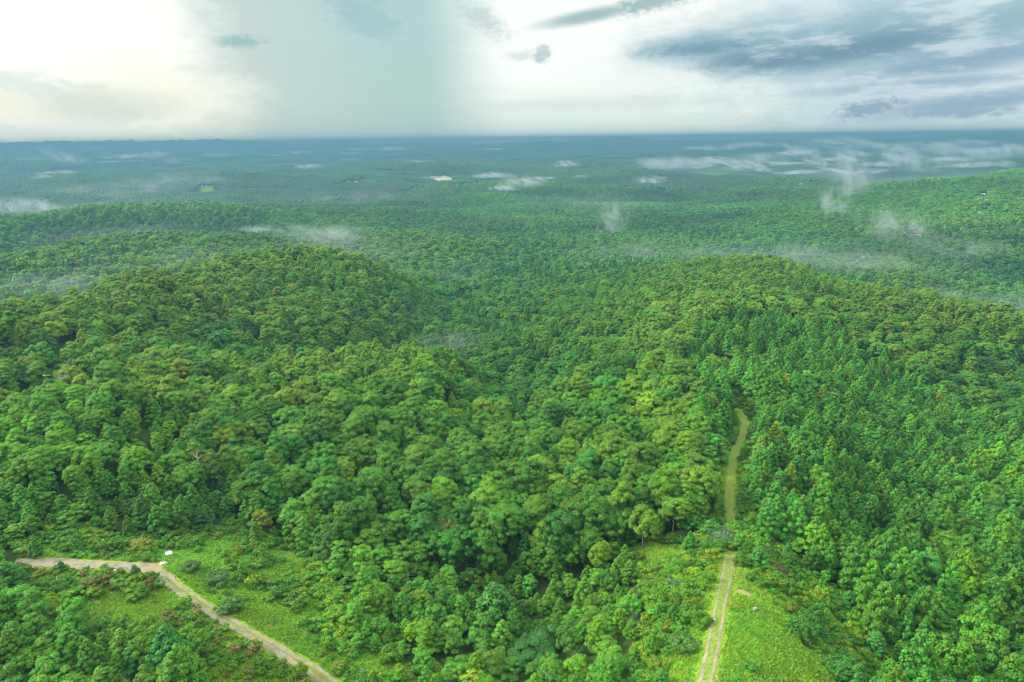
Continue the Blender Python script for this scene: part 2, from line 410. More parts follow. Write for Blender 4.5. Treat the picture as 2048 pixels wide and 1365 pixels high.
def bsdf(t, out, color, rough=0.7, spec=0.2, transl=0.0, bump=None):
    b = t.nodes.new('ShaderNodeBsdfPrincipled')
    if isinstance(color, X): t.links.new(color.s, b.inputs['Base Color'])
    else: b.inputs['Base Color'].default_value = (*color, 1)
    b.inputs['Roughness'].default_value = rough
    b.inputs['Specular IOR Level'].default_value = spec
    if bump: t.links.new(bump, b.inputs['Normal'])
    if transl > 0:
        tr = t.nodes.new('ShaderNodeBsdfTranslucent')
        if isinstance(color, X): t.links.new(color.s, tr.inputs[0])
        mx = t.nodes.new('ShaderNodeMixShader'); mx.inputs[0].default_value = transl
        t.links.new(b.outputs[0], mx.inputs[1]); t.links.new(tr.outputs[0], mx.inputs[2])
        t.links.new(mx.outputs[0], out.inputs[0])
    else:
        t.links.new(b.outputs[0], out.inputs[0])
    return b


def leaf_material(name, rough=0.55, spec=0.25, transl=0.3):
    m, t, out = new_mat(name)
    base = attr('leaf_color', 'INSTANCER')
    tone = attr('tone', 'GEOMETRY', 'Fac')
    g = t.nodes.new('ShaderNodeNewGeometry')
    isl = X(g.outputs['Random Per Island'])
    hsv = t.nodes.new('ShaderNodeHueSaturation')
    t.links.new(base.s, hsv.inputs['Color'])
    t.links.new((0.5 + (isl - 0.5) * 0.035 + (tone - 0.5) * 0.03).s, hsv.inputs['Hue'])
    t.links.new((0.74 + tone * 0.46 + isl * 0.26).s, hsv.inputs['Value'])
    bsdf(t, out, X(hsv.outputs[0]), rough, spec, transl)
    return m


LEAF = leaf_material('leaves')
BARK, t, out = new_mat('bark')
nb = noise(attr('x', 'GEOMETRY', 'Vector') if False else None, 6, 4)
bsdf(t, out, mixc(nb, (0.06, 0.05, 0.04), (0.2, 0.18, 0.15)), 0.9, 0.1)

# ------------------------------------------------------------------ ground
az_f = np.radians(np.arange(-52, 52.01, 0.25)); az_b = np.radians(np.arange(60, 301, 8.0))
AZS = np.concatenate([az_f, az_b])
lnD = np.concatenate([np.linspace(math.log(12), math.log(70), 30, endpoint=False), np.linspace(math.log(70), math.log(400), 210, endpoint=False),
                      np.linspace(math.log(400), math.log(3000), 190, endpoint=False), np.linspace(math.log(3000), math.log(13600), 190)])
aa, ll = np.meshgrid(AZS, lnD, indexing='ij')
gx = np.sin(aa) * np.exp(ll); gy = np.cos(aa) * np.exp(ll); gz = height(gx, gy)
nA, nL = aa.shape
verts = np.stack([gx, gy, gz], -1).reshape(-1, 3)
ii, jj = np.meshgrid(np.arange(nA), np.arange(nL - 1), indexing='ij'); i2 = (ii + 1) % nA
gfaces = np.stack([ii * nL + jj, ii * nL + jj + 1, i2 * nL + jj + 1, i2 * nL + jj], -1).reshape(-1, 4)
verts = np.concatenate([verts, [[0, 0, float(height(0.01, 12.0))]]])
ctr = len(verts) - 1

MEADOW = [(1425, 1090), (1492, 1090), (1505, 1130), (1500, 1165), (1560, 1200), (1590, 1240), (1600, 1290), (1680, 1335), (1740, 1420), (1800, 1800), (1150, 1800), (1290, 1420), (1350, 1300), (1395, 1230), (1425, 1140)]
SUMAC_L = [(150, 1150), (260, 1150), (330, 1175), (430, 1245), (520, 1300), (600, 1350), (640, 1420), (470, 1420), (330, 1280), (230, 1230)]
SHRUB_L = [(30, 1150), (45, 1085), (200, 1070), (330, 1080), (470, 1045), (560, 1075), (640, 1130), (700, 1190), (700, 1290), (820, 1330), (860, 1420), (640, 1420), (560, 1340), (330, 1170), (200, 1160)]
SHRUB_R = [(1480, 1085), (1545, 1085), (1600, 1120), (1680, 1190), (1760, 1290), (1830, 1330), (1860, 1430), (1700, 1430), (1640, 1310), (1570, 1250), (1500, 1180)]
SHRUB_C = [(1290, 1080), (1430, 1070), (1440, 1110), (1430, 1180), (1400, 1250), (1350, 1330), (1320, 1430), (1230, 1430), (1250, 1330), (1290, 1220), (1270, 1130)]
YOUNG_R = [(1400, 1090), (1400, 960), (1395, 860), (1370, 760), (1385, 690), (1460, 650), (1560, 655), (1700, 705), (1850, 790), (1960, 850), (2150, 900), (2600, 1050), (2600, 1700), (1500, 1700), (1500, 1100)]
YOUNG_C = [(430, 1110), (640, 1100), (850, 1135), (1000, 1195), (1150, 1200), (1290, 1120), (1380, 1130), (1380, 1700), (640, 1700)]
YOUNG_L = [(-500, 1160), (-10, 1170), (20, 1245), (90, 1265), (200, 1290), (300, 1315), (430, 1390), (520, 1700), (-500, 1700)]
GRASSY_L = [(322, 1150), (350, 1112), (430, 1105), (470, 1150), (520, 1195), (600, 1262), (660, 1330), (700, 1400), (640, 1350), (560, 1312), (450, 1245), (370, 1180)]
LOWV = [(-30, 1140), (400, 1140), (430, 1390), (300, 1315), (90, 1265), (20, 1245), (-30, 1180)]
BAND_L = [(-500, 1075), (-500, 1010), (200, 1010), (450, 1030), (640, 1080), (640, 1110), (330, 1085), (40, 1080)]
LIME_L = [(-100, 830), (120, 800), (330, 860), (400, 960), (330, 1060), (-100, 1010)]

def gline(pts): return [ground_at(*p)[:2] for p in pts]
ROAD_PX = [(22, 1130), (60, 1126), (120, 1127), (190, 1130), (260, 1133), (300, 1136)]
TRACK_PX = [(290, 1137), (325, 1152), (360, 1180), (410, 1214), (460, 1245), (515, 1277), (570, 1308), (630, 1344), (690, 1385), (760, 1440)]
RTRACK_PX = [(1404, 1400), (1418, 1330), (1432, 1260), (1443, 1200), (1454, 1150), (1462, 1104)]
UTRACK_PX = [(1464, 1052), (1458, 1005), (1461, 950), (1469, 908), (1487, 868), (1491, 846), (1477, 820)]
ROAD_W = gline(ROAD_PX); TRACK_W = gline(TRACK_PX); RTRACK_W = gline(RTRACK_PX); UTRACK_W = gline(UTRACK_PX)
GAP_W = [RTRACK_W[-1], UTRACK_W[0]]
TRAIL_ON = gline([(1477, 822), (1450, 770), (1440, 720)])
FARROAD_PX = [(112, 772), (124, 756), (136, 740), (146, 722), (154, 708)]
FARROAD_W = gline(FARROAD_PX)
BARE_SPOT = ground_at(1487, 1186)[:2]

FIELDS = [[(846, 362), (872, 353), (892, 350), (908, 362), (900, 369), (860, 369)], [(706, 366), (716, 360), (738, 359), (734, 367), (716, 370)], [(1075, 401), (1090, 398), (1108, 400), (1100, 403)]]
FIELD_W = [[ground_at(*q)[:2] for q in f_] for f_ in FIELDS]
HOUSES = [  # x, y of the base, width m, depth, height, turn, wall, roof, description
 (893, 351, 22, 10, 4.5, 20, 'white', 'grey', 'white farmhouse at the upper edge of the tan field'),
 (697, 364, 16, 9, 4, -30, 'white', 'white', 'small white house beside the narrow pale field'),
 (404, 374, 16, 9, 4, 10, 'white', 'white', 'white house at the left end of a row in the far woods'), (413, 374, 14, 9, 4, -20, 'white', 'grey', 'middle house of the row in the far woods'),
 (422, 374, 14, 8, 4, 40, 'white', 'white', 'white house at the right end of a row in the far woods'),
 (1586, 384, 16, 9, 4.5, 15, 'white', 'grey', 'white house by a bright yellow-green tree on the right ridge'),
 (1966, 392, 13, 9, 4.5, -20, 'white', 'white', 'white-roofed house beside dark trees on the far right hill'),
 (1828, 468, 11, 8, 4, 10, 'brick', 'red', 'house with a dull red roof among the trees at right'),
 (1296, 371, 20, 9, 4, 20, 'white', 'red', 'red-roofed house by drifting mist beyond the valley'), (1310, 368, 14, 9, 4, -10, 'white', 'white', 'pale house right of the red-roofed one'),
 (1211, 492, 7, 6, 6, 0, 'white', 'white', 'narrow white building at the foot of the rising mist'), (1114, 428, 10, 8, 4, 25, 'white', 'grey', 'pale house alone in the valley woods'),
]
HOUSE_W = [ground_at(h_[0], h_[1]) for h_ in HOUSES]
POLE_A = ground_at(92, 750, 11.5); POLE_B = ground_at(165, 668, 10.5)

vpx, vpy, _ = project(verts[:, 0], verts[:, 1], verts[:, 2])
near = (verts[:, 1] > 0) & (np.hypot(verts[:, 0], verts[:, 1]) < 600)
open_ = np.zeros(len(verts))
for poly in (MEADOW, GRASSY_L, SUMAC_L, SHRUB_L, SHRUB_R, SHRUB_C):
    open_[near & inpoly(vpx, vpy, poly)] = 1
open_[near & (dist_line(verts[:, 0], verts[:, 1], UTRACK_W) < 2.6)] = 1
open_[near & (dist_line(verts[:, 0], verts[:, 1], FARROAD_W) < 6)] = 1
yard = np.zeros(len(verts))
for (hx, hy, hz_), h_ in zip(HOUSE_W, HOUSES):
    L = math.hypot(hx, hy); s_ = (verts[:, 0] * hx + verts[:, 1] * hy) / L; q = np.abs(verts[:, 1] * hx - verts[:, 0] * hy) / L
    yard[(q < 14) & (s_ < L + 14) & (s_ > L - 170)] = 0.8
open_ = np.maximum(open_, yard)
farm = (1 - yard) * np.clip((np.log(np.maximum(np.hypot(verts[:, 0], verts[:, 1]), 1)) - math.log(1500)) / 0.6, 0, 1)
bare = np.exp(-(np.hypot(verts[:, 0] - BARE_SPOT[0], verts[:, 1] - BARE_SPOT[1]) / 2.6) ** 2)
j = ground_at(345, 1122); bare = np.maximum(bare, 0.7 * np.exp(-(np.hypot(verts[:, 0] - j[0], verts[:, 1] - j[1]) / 2.2) ** 2))

GM, t, out = new_mat('ground')
co = X(t.nodes.new('ShaderNodeNewGeometry').outputs['Position'])
n1 = noise(co, 0.35, 5, 0.6); n2 = noise(co, 0.04, 4, 0.6); n3 = noise(co, 2.2, 4, 0.7); n4 = noise(co, 0.0012, 5, 0.6); n5 = noise(co, 0.02, 4, 0.7)
floor_c = mixc(n1, (0.018, 0.038, 0.010), (0.05, 0.08, 0.018))
grass_c = mixc(sstep(n1, 0.35, 0.65), (0.09, 0.19, 0.012), (0.18, 0.30, 0.018))
grass_c = mixc(sstep(n2, 0.5, 0.62), grass_c, (0.20, 0.24, 0.035))
grass_c = mixc(sstep(n3, 0.55, 0.75, 0, 0.5), grass_c, (0.05, 0.08, 0.012))
bare_c = mixc(n3, (0.24, 0.19, 0.08), (0.34, 0.24, 0.14))
far_c = mixc(sstep(n5, 0.35, 0.65), (0.018, 0.05, 0.018), (0.05, 0.11, 0.03))
far_c = mixc(sstep(n4, 0.4, 0.6, 0, 0.5), far_c, (0.03, 0.075, 0.028))
gc = mixc(attr('open', out='Fac'), floor_c, grass_c)
gc = mixc(sstep(attr('bare', out='Fac') + (n3 - 0.5) * 0.9, 0.45, 0.75), gc, bare_c)
gc = mixc(attr('far', out='Fac'), gc, far_c)
bsdf(t, out, gc, 0.95, 0.05)
ground = mesh_obj('ground', verts, gfaces, [GM], smooth=True)
bm_faces = [(int(i * nL), int(((i + 1) % nA) * nL), ctr) for i in range(nA)]
me = ground.data
for nm, a in (('open', open_), ('bare', bare), ('far', farm)):
    at = me.attributes.new(nm, 'FLOAT', 'POINT'); at.data.foreach_set('value', a.astype(np.float32))
import bmesh
bm = bmesh.new(); bm.from_mesh(me); bm.verts.ensure_lookup_table()
for f in bm_faces:
    bm.faces.new([bm.verts[k] for k in f])
bm.to_mesh(me); bm.free()
tag(ground, kind='structure')


# ------------------------------------------------------------------ roads and tracks
def strip(name, pts, width, mat, off=0.06, lateral=0.0, step=0.5, rag=0.3, gaps=0.0, seed=0, nacross=6):
    P_ = np.array(pts); seg = np.hypot(*np.diff(P_, axis=0).T); cum = np.concatenate([[0], np.cumsum(seg)])
    s = np.arange(0, cum[-1], step)
    x = np.interp(s, cum, P_[:, 0]); y = np.interp(s, cum, P_[:, 1])
    k = max(3, int(5 / step)); ker = np.ones(k) / k
    xs = np.convolve(np.pad(x, k, 'edge'), ker, 'same')[k:-k]; ys = np.convolve(np.pad(y, k, 'edge'), ker, 'same')[k:-k]
    tx = np.gradient(xs); ty = np.gradient(ys); L = np.hypot(tx, ty); nx, ny = ty / L, -tx / L
    w = width if np.ndim(width) else np.full(len(s), width)
    if np.ndim(width): w = np.interp(s / cum[-1], np.linspace(0, 1, len(width)), width)
    l_ = w / 2 * (1 + rag * 2 * fbm(s, s * 0 + seed, 3.0, 4, seed, 0.7)); r2 = w / 2 * (1 + rag * 2 * fbm(s, s * 0 + seed + 50, 3.0, 4, seed + 5, 0.7))
    tt = np.linspace(0, 1, nacross)
    off_l = -np.maximum(l_, 0.05)[:, None] * (1 - tt) + np.maximum(r2, 0.05)[:, None] * tt + lateral
    vx_ = xs[:, None] + nx[:, None] * off_l; vy_ = ys[:, None] + ny[:, None] * off_l
    vz_ = height(vx_, vy_) + off
    V = np.stack([vx_, vy_, vz_], -1).reshape(-1, 3)
    m = len(s); keep = np.ones(m - 1, bool)
    if gaps: keep = fbm(s[:-1], s[:-1] * 0 + seed, 7.0, 3, seed + 77) > gaps
    i, j_ = np.meshgrid(np.where(keep)[0], np.arange(nacross - 1), indexing='ij')
    F = np.stack([i * nacross + j_, i * nacross + j_ + 1, (i + 1) * nacross + j_ + 1, (i + 1) * nacross + j_], -1).reshape(-1, 4)
    return V, F


def join(parts):
    V = []; F = []; o = 0
    for v, f in parts:
        V.append(v); F.append(f + o); o += len(v)
    return np.concatenate(V), np.concatenate(F)

DIRT, t, out = new_mat('dirt')
co = X(t.nodes.new('ShaderNodeNewGeometry').outputs['Position'])
na = noise(co, 0.5, 5, 0.65); nbb = noise(co, 3, 5, 0.7); nc = noise(co, 0.12, 3, 0.6)
dc = mixc(sstep(na, 0.35, 0.65), (0.15, 0.14, 0.095), (0.24, 0.222, 0.155))
dc = mixc(sstep(nc, 0.5, 0.65, 0, 0.7), dc, (0.27, 0.20, 0.11))
dc = mixc(sstep(nbb, 0.5, 0.8, 0, 0.5), dc, (0.22, 0.19, 0.13))
dc = mixc(sstep(noise(co, 1.1, 5, 0.7), 0.58, 0.68, 0, 0.75), dc, (0.12, 0.17, 0.03))
bsdf(t, out, dc, 0.95, 0.05)
WORN, t, out = new_mat('worn_grass')
co = X(t.nodes.new('ShaderNodeNewGeometry').outputs['Position'])
wc = mixc(sstep(noise(co, 0.9, 5, 0.7), 0.35, 0.65), (0.10, 0.17, 0.022), (0.17, 0.20, 0.05))
bsdf(t, out, wc, 0.95, 0.05)
ASPH, t, out = new_mat('asphalt')
co = X(t.nodes.new('ShaderNodeNewGeometry').outputs['Position'])
bsdf(t, out, mixc(noise(co, 2, 4), (0.15, 0.16, 0.18), (0.23, 0.24, 0.26)), 0.85, 0.2)

V, F = strip('dirt_road', ROAD_W + [TRACK_W[0], TRACK_W[1]], [4.6, 5.0, 5.2, 4.8, 4.4, 4.6, 6.4, 5.0], DIRT, 0.10, rag=0.22, seed=3)
tag(mesh_obj('road', V, F, [DIRT], smooth=True), kind='structure')
V, F = join([strip('', TRACK_W, [2.2, 1.1, 1.0, 1.1, 1.2, 1.0, 1.0, 1.0], DIRT, 0.12, -1.0, rag=0.4, seed=5, nacross=4),
             strip('', TRACK_W, [2.2, 1.2, 1.4, 1.6, 1.8, 1.4, 1.1, 1.0], DIRT, 0.12, 1.0, rag=0.35, seed=9, nacross=4)])
tag(mesh_obj('dirt_track', V, F, [DIRT], smooth=True), kind='structure')
V, F = strip('', TRACK_W, 2.8, WORN, 0.08, rag=0.2, seed=6)
tag(mesh_obj('track_verge', V, F, [WORN], smooth=True), kind='structure')
V, F = strip('', RTRACK_W, 3.2, WORN, 0.08, rag=0.15, seed=16)
V2, F2 = strip('', UTRACK_W, [1.7, 1.9, 2.1, 2.5, 3.2, 2.8, 1.8], WORN, 0.08, rag=0.3, seed=26)
Vj, Fj = join([(V, F), (V2, F2)])
tag(mesh_obj('grassy_path', Vj, Fj, [WORN], smooth=True), kind='structure')
V, F = join([strip('', RTRACK_W, [0.5, 0.42, 0.36, 0.3], DIRT, 0.12, -0.95, rag=0.8, seed=7, nacross=4),
             strip('', RTRACK_W, [0.5, 0.42, 0.36, 0.3], DIRT, 0.12, 0.95, rag=0.8, seed=8, nacross=4)])
tag(mesh_obj('wheel_ruts_path', V, F, [DIRT], smooth=True), kind='structure')
V, F = strip('', FARROAD_W, 5.5, ASPH, 0.15, rag=0.03, seed=2)
tag(mesh_obj('paved_road', V, F, [ASPH], smooth=True), kind='structure')


# ------------------------------------------------------------------ tree shapes
def unit(v): return v / np.maximum(np.linalg.norm(v, axis=-1, keepdims=True), 1e-9)


ICO_V = ICO_F = None
def ico():
    global ICO_V, ICO_F
    if ICO_V is None:
        b = bmesh.new(); bmesh.ops.create_icosphere(b, subdivisions=1, radius=1.0)
        ICO_V = np.array([v.co[:] for v in b.verts]); ICO_F = np.array([[v.index for v in f.verts] for f in b.faces]); b.free()
    return ICO_V, ICO_F


def leaf_crown(lobes, n_leaf, size, rng, jitter=0.38, core=0.72, upbias=0.25, lean=None, centre=None):
    """leaf-cluster faces spread over lobes [(x,y,z,rx,rz)]; returns verts, quads, tone per face"""
    lob = np.array(lobes, float)
    area = lob[:, 3] * (lob[:, 3] + lob[:, 4]); pr = area / area.sum()
    k = rng.choice(len(lob), n_leaf, p=pr)
    nrm = unit(rng.normal(size=(n_leaf, 3)))
    cc = lob[:, :3].mean(0) if centre is None else np.array(centre)
    outw = unit(lob[k, :3] - cc)
    flip = (nrm * outw).sum(1) < -0.35 + 0.3 * rng.random(n_leaf); nrm[flip] *= -1
    nrm[:, 2] = np.where(nrm[:, 2] < -0.35, -nrm[:, 2], nrm[:, 2])
    rad = 1.0 - 0.22 * rng.random(n_leaf) ** 1.5 + 0.10 * rng.normal(size=n_leaf)
    c_ = lob[k, :3] + nrm * np.stack([lob[k, 3], lob[k, 3], lob[k, 4]], 1) * rad[:, None]
    fn = unit(nrm + jitter * rng.normal(size=(n_leaf, 3)) + np.array([0, 0, upbias]))
    tang = unit(np.cross(fn, rng.normal(size=(n_leaf, 3)))); bit = np.cross(fn, tang)
    s = size * (0.65 + 0.7 * rng.random(n_leaf))
    a = tang * (s * 0.5)[:, None]; b = bit * (s * 0.36)[:, None]
    q = np.stack([c_ - a, c_ - b * 1.0 + a * 0.1, c_ + a, c_ + b + a * 0.1], 1)
    V = q.reshape(-1, 3); F = np.arange(n_leaf * 4).reshape(-1, 4)
    lt = rng.random(len(lob)); tone = lt[k] * 0.7 + 0.3 * rng.random(n_leaf)
    iv, if_ = ico()
    cv = []; cf = []; ct = []
    for i, L in enumerate(lob):
        d = iv * (1 + 0.15 * rng.normal(size=(len(iv), 1)))
        cv.append(d * np.array([L[3], L[3], L[4]]) * core + L[:3]); cf.append(if_ + i * len(iv)); ct += [0.2] * len(if_)
    cv = np.concatenate(cv); cf = np.concatenate(cf)
    return V, F, tone, cv, cf, np.array(ct)


def trunk_geo(h, r, rng, limbs=4, spread=2.5, lean=0.3, top=0.6):
    """tapered trunk with limbs"""
    paths = []
    tip = np.array([lean * rng.normal(), lean * rng.normal(), h])
    main = np.array([tip * t_ ** 1.0 * np.array([t_, t_, 1]) for t_ in np.linspace(0, 1, 6)]); main[0, 2] = -0.8
    paths.append((main, np.linspace(r * 1.25, r * 0.35, 6)))
    for i in range(limbs):
        t0_ = 0.45 + 0.45 * i / max(limbs, 1); b0 = tip * t0_
        a = rng.random() * 6.28 + i * 2.4; e = np.array([math.cos(a), math.sin(a), 0]) * spread * (1.1 - 0.5 * t0_)
        pts = np.array([b0, b0 + e * 0.5 + [0, 0, 0.22 * h * 0.5], b0 + e + [0, 0, 0.25 * h]])
        paths.append((pts, np.array([r * 0.5, r * 0.32, r * 0.12])))
    V = []; F = []; o = 0; ns = 6
    ang = np.arange(ns) * 2 * math.pi / ns
    for pts, rad in paths:
        d = np.gradient(pts, axis=0); d = unit(d)
        for p, dd, rr in zip(pts, d, rad):
            u_ = unit(np.cross(dd, [0.3, 0.9, 0.1])); w_ = np.cross(dd, u_)
            V.append(p + rr * (np.cos(ang)[:, None] * u_ + np.sin(ang)[:, None] * w_))
        m = len(pts)
        for i in range(m - 1):
            for j_ in range(ns):
                F.append((o + i * ns + j_, o + i * ns + (j_ + 1) % ns, o + (i + 1) * ns + (j_ + 1) % ns, o + (i + 1) * ns + j_))
        o += m * ns
    return np.concatenate(V), np.array(F)


def lobes_round(rng, Rr=5.2, zb=5.0, zt=15.0, nl=34, ls=(1.2, 2.1), dome=0.75):
    L = []; ga_ = 2.39996
    for i in range(nl):
        t_ = (i + 0.5) / nl; cz = 1 - t_ * 1.35; cz = max(cz, -0.5)
        rr = math.sqrt(max(0, 1 - cz * cz)); a = i * ga_ + rng.normal() * 0.25
        s = rng.uniform(*ls); rad = (Rr - s * 0.75) * (0.86 + 0.2 * rng.random())
        zc = (zb + zt) / 2; hz = (zt - zb) / 2 - s * 0.5
        L.append((math.cos(a) * rr * rad, math.sin(a) * rr * rad, zc + cz * hz * (0.9 + 0.16 * rng.random()), s, s * dome))
    L.append((0, 0, (zb + zt) / 2, Rr * 0.62, (zt - zb) * 0.36))
    k_ = rng.normal(size=4) * 0.16       # no two crowns lean and bulge alike
    L = [(x_ * (1 + k_[0]) + k_[1] * (z_ - zb), y_ * (1 + k_[2]) + k_[3] * (z_ - zb), z_ + 0.5 * rng.normal(), a_, b_) for x_, y_, z_, a_, b_ in L]
    return L


def lobes_cone(rng, Rr=2.6, zb=1.2, zt=11, nl=40, ls=(0.55, 0.95), power=0.75, flat=0.9):
    L = []
    for i in range(nl):
        t_ = ((i + 0.5) / nl) ** 0.9
        z = zb + (zt - zb) * t_; prof = (1 - t_) ** power * min(1, 0.55 + t_ * 3)
        a = i * 2.39996 + rng.normal() * 0.3
        s = rng.uniform(*ls) * (0.55 + 0.6 * (1 - t_)); rad = max(0, Rr * prof - s * 0.5) * (0.8 + 0.3 * rng.random())
        L.append((math.cos(a) * rad, math.sin(a) * rad, z, s, s * flat))
    for t_ in (0.15, 0.4, 0.65): L.append((0, 0, zb + (zt - zb) * t_, Rr * (1 - t_) ** power * 0.62, (zt - zb) * 0.14))
    L.append((0, 0, zt - 0.3, 0.4, 0.7))
    return L


def lobes_layered(rng, Rr=4.2, zb=2.0, zt=9.0, nl=26):
    L = []
    for i in range(nl):
        t_ = (i + 0.5) / nl; z = zb + (zt - zb) * t_
        a = i * 2.39996 + rng.normal() * 0.4; rad = Rr * math.sqrt(max(0.05, 1 - t_ ** 1.8)) * (0.35 + 0.6 * rng.random())
        s = rng.uniform(1.0, 1.7) * (1.15 - 0.6 * t_)
        L.append((math.cos(a) * rad, math.sin(a) * rad, z, s, s * 0.35))
    L.append((0, 0, (zb + zt) / 2, Rr * 0.45, (zt - zb) * 0.36))
    return L


def lobes_bush(rng, Rr=1.6, h=2.0, nl=9, flat=0.8):
    L = []
    for i in range(nl):
        a = i * 2.39996; rad = Rr * math.sqrt(i / nl) * 0.75 * (0.8 + 0.4 * rng.random()); s = Rr * rng.uniform(0.32, 0.5)
        s *= rng.uniform(0.5, 1.15) * (0.75 if nl > 15 else 1)
        L.append((math.cos(a) * rad * rng.uniform(0.8, 1.25), math.sin(a) * rad * rng.uniform(0.8, 1.25), h * (0.75 - 0.45 * (rad / Rr) ** 2) * rng.uniform(0.6, 1.25), s, s * flat))
    L.append((0, 0, h * 0.3, Rr * 0.7, h * 0.34))
    return L

VAR = {}       # kind -> list of dict(crown geo, trunk geo)
def variant(kind, lobes, nleaf, size, seed, trunk, **kw):
    rng = np.random.default_rng(seed)
    crown = leaf_crown(lobes(rng), nleaf, size, rng, **kw)
    VAR.setdefault(kind, []).append((crown, trunk_geo(*trunk[:2], rng, *trunk[2:]) if trunk else None))

for i in range(6):
    rg = np.random.default_rng(100 + i); Rr = rg.uniform(4.6, 5.6); zt = rg.uniform(14, 16.5)
    variant('broadleaf_tree', lambda r, Rr=Rr, zt=zt: lobes_round(r, Rr, zt - 12.5, zt, 58 + int(r.integers(0, 14)), (0.65, 1.75)), 6200, 0.46, 200 + i, (9.5, 0.28, 5, 3.2))
for i in range(2):
    variant('broadleaf_tree', lambda r, i=i: lobes_round(r, 3.8 + 0.5 * i, 2.5, 15.5, 34, (0.9, 1.5)), 3400, 0.5, 230 + i, (9.5, 0.24, 4, 2.4))
for i in range(6):
    variant('young_tree', lambda r, i=i: lobes_cone(r, 2.9 + 0.2 * i, 0.8, 9.0 + 0.5 * i, 50, (0.7, 1.1), 0.62 - 0.05 * (i % 3)), 3800, 0.37, 300 + i, (7.5, 0.12, 2, 1.2, 0.1), jitter=0.36, upbias=0.3)
for i in range(3):
    variant('small_round_tree', lambda r, i=i: lobes_round(r, 2.7 + 0.3 * i, 0.8, 7.6 + 0.7 * i, 34, (0.5, 1.1)), 3600, 0.36, 350 + i, (5.5, 0.13, 4, 1.6))
for i in range(3):
    variant('spreading_tree', lambda r, i=i: lobes_layered(r, 3.6 + 0.4 * i, 1.6, 7.0 + i), 2600, 0.36, 340 + i, (5.5, 0.14, 4, 2.0), jitter=0.35, upbias=0.9, core=0.6)
for i in range(5):
    variant('shrub', lambda r, i=i: lobes_bush(r, 1.3 + 0.12 * i, 1.7 + 0.15 * i, 10), 620, 0.26, 360 + i, (0.9, 0.05, 3, 0.6, 0.1), jitter=0.6)
for i in range(4):
    variant('bush', lambda r, i=i: lobes_bush(r, 3.2 + 0.3 * i, 3.6, 26, 0.85), 3200, 0.34, 370 + i, (2.2, 0.09, 4, 1.2, 0.2), jitter=0.6, core=0.78)
for i in range(2):
    variant('vine_mound', lambda r, i=i: [(x_ * 1.0, y_, z_, s_, t_) for x_, y_, z_, s_, t_ in lobes_bush(r, 5.0, 4.5, 16, 0.5)], 5200, 0.34, 380 + i, (2.0, 0.15, 4, 2.0), jitter=0.3, upbias=0.6, core=0.9)
# coarser shapes for trees too far off for leaves to show
for i in range(5):
    rg = np.random.default_rng(500 + i); Rr = rg.uniform(4.6, 5.8); zt = rg.uniform(14, 16.5)
    variant('far_round', lambda r, Rr=Rr, zt=zt: lobes_round(r, Rr, zt - 10.5, zt, 18, (1.5, 2.4)), 520, 1.25, 520 + i, None, core=0.82)
for i in range(2):
    variant('far_cone', lambda r, i=i: lobes_cone(r, 3.2, 2.5, 16 + i, 18, (1.0, 1.5)), 380, 1.0, 540 + i, None, core=0.8)


def geo_mesh(name, crown, trunk=None):
    V, F, tone, cv, cf, ct = crown
    verts_ = [V, cv]; nv = len(V) + len(cv)
    loops = [F.ravel(), (cf + len(V)).ravel()]; tot = [np.full(len(F), 4), np.full(len(cf), 3)]
    mi = [np.zeros(len(F) + len(cf))]; tn = [tone, ct]
    if trunk is not None:
        verts_.append(trunk[0]); loops.append((trunk[1] + nv).ravel()); tot.append(np.full(len(trunk[1]), 4))
        mi.append(np.ones(len(trunk[1]))); tn.append(np.zeros(len(trunk[1])))
    verts_ = np.concatenate(verts_).astype(np.float32); loops = np.concatenate(loops).astype(np.int32); tot = np.concatenate(tot).astype(np.int32)
    me = bpy.data.meshes.new(name)
    me.vertices.add(len(verts_)); me.vertices.foreach_set('co', verts_.ravel())
    me.loops.add(len(loops)); me.loops.foreach_set('vertex_index', loops)
    me.polygons.add(len(tot)); me.polygons.foreach_set('loop_start', np.concatenate([[0], np.cumsum(tot)[:-1]]).astype(np.int32))
    me.polygons.foreach_set('loop_total', tot)
    me.update(calc_edges=True)
    me.materials.append(LEAF); me.materials.append(BARK)
    me.polygons.foreach_set('material_index', np.concatenate(mi).astype(np.int32))
    at = me.attributes.new('tone', 'FLOAT', 'FACE'); at.data.foreach_set('value', np.concatenate(tn).astype(np.float32))
    me.validate()
    return me


def simple_mesh(name, geo, mat):
    me = bpy.data.meshes.new(name); me.from_pydata([tuple(v) for v in geo[0].tolist()], [], [tuple(int(k) for k in f) for f in geo[1]]); me.materials.append(mat)
    me.polygons.foreach_set('use_smooth', np.ones(len(me.polygons), bool)); me.update(); return me

CROWN_ME = {k: [geo_mesh('crown', c_) for c_, t_ in v] for k, v in VAR.items()}
TRUNK_ME = {k: [simple_mesh('trunk', t_, BARK) if t_ is not None else None for c_, t_ in v] for k, v in VAR.items()}
FULL_OB = {k: [bpy.data.objects.new('tree_form', geo_mesh('tree_form', c_, t_)) for c_, t_ in v] for k, v in VAR.items()}


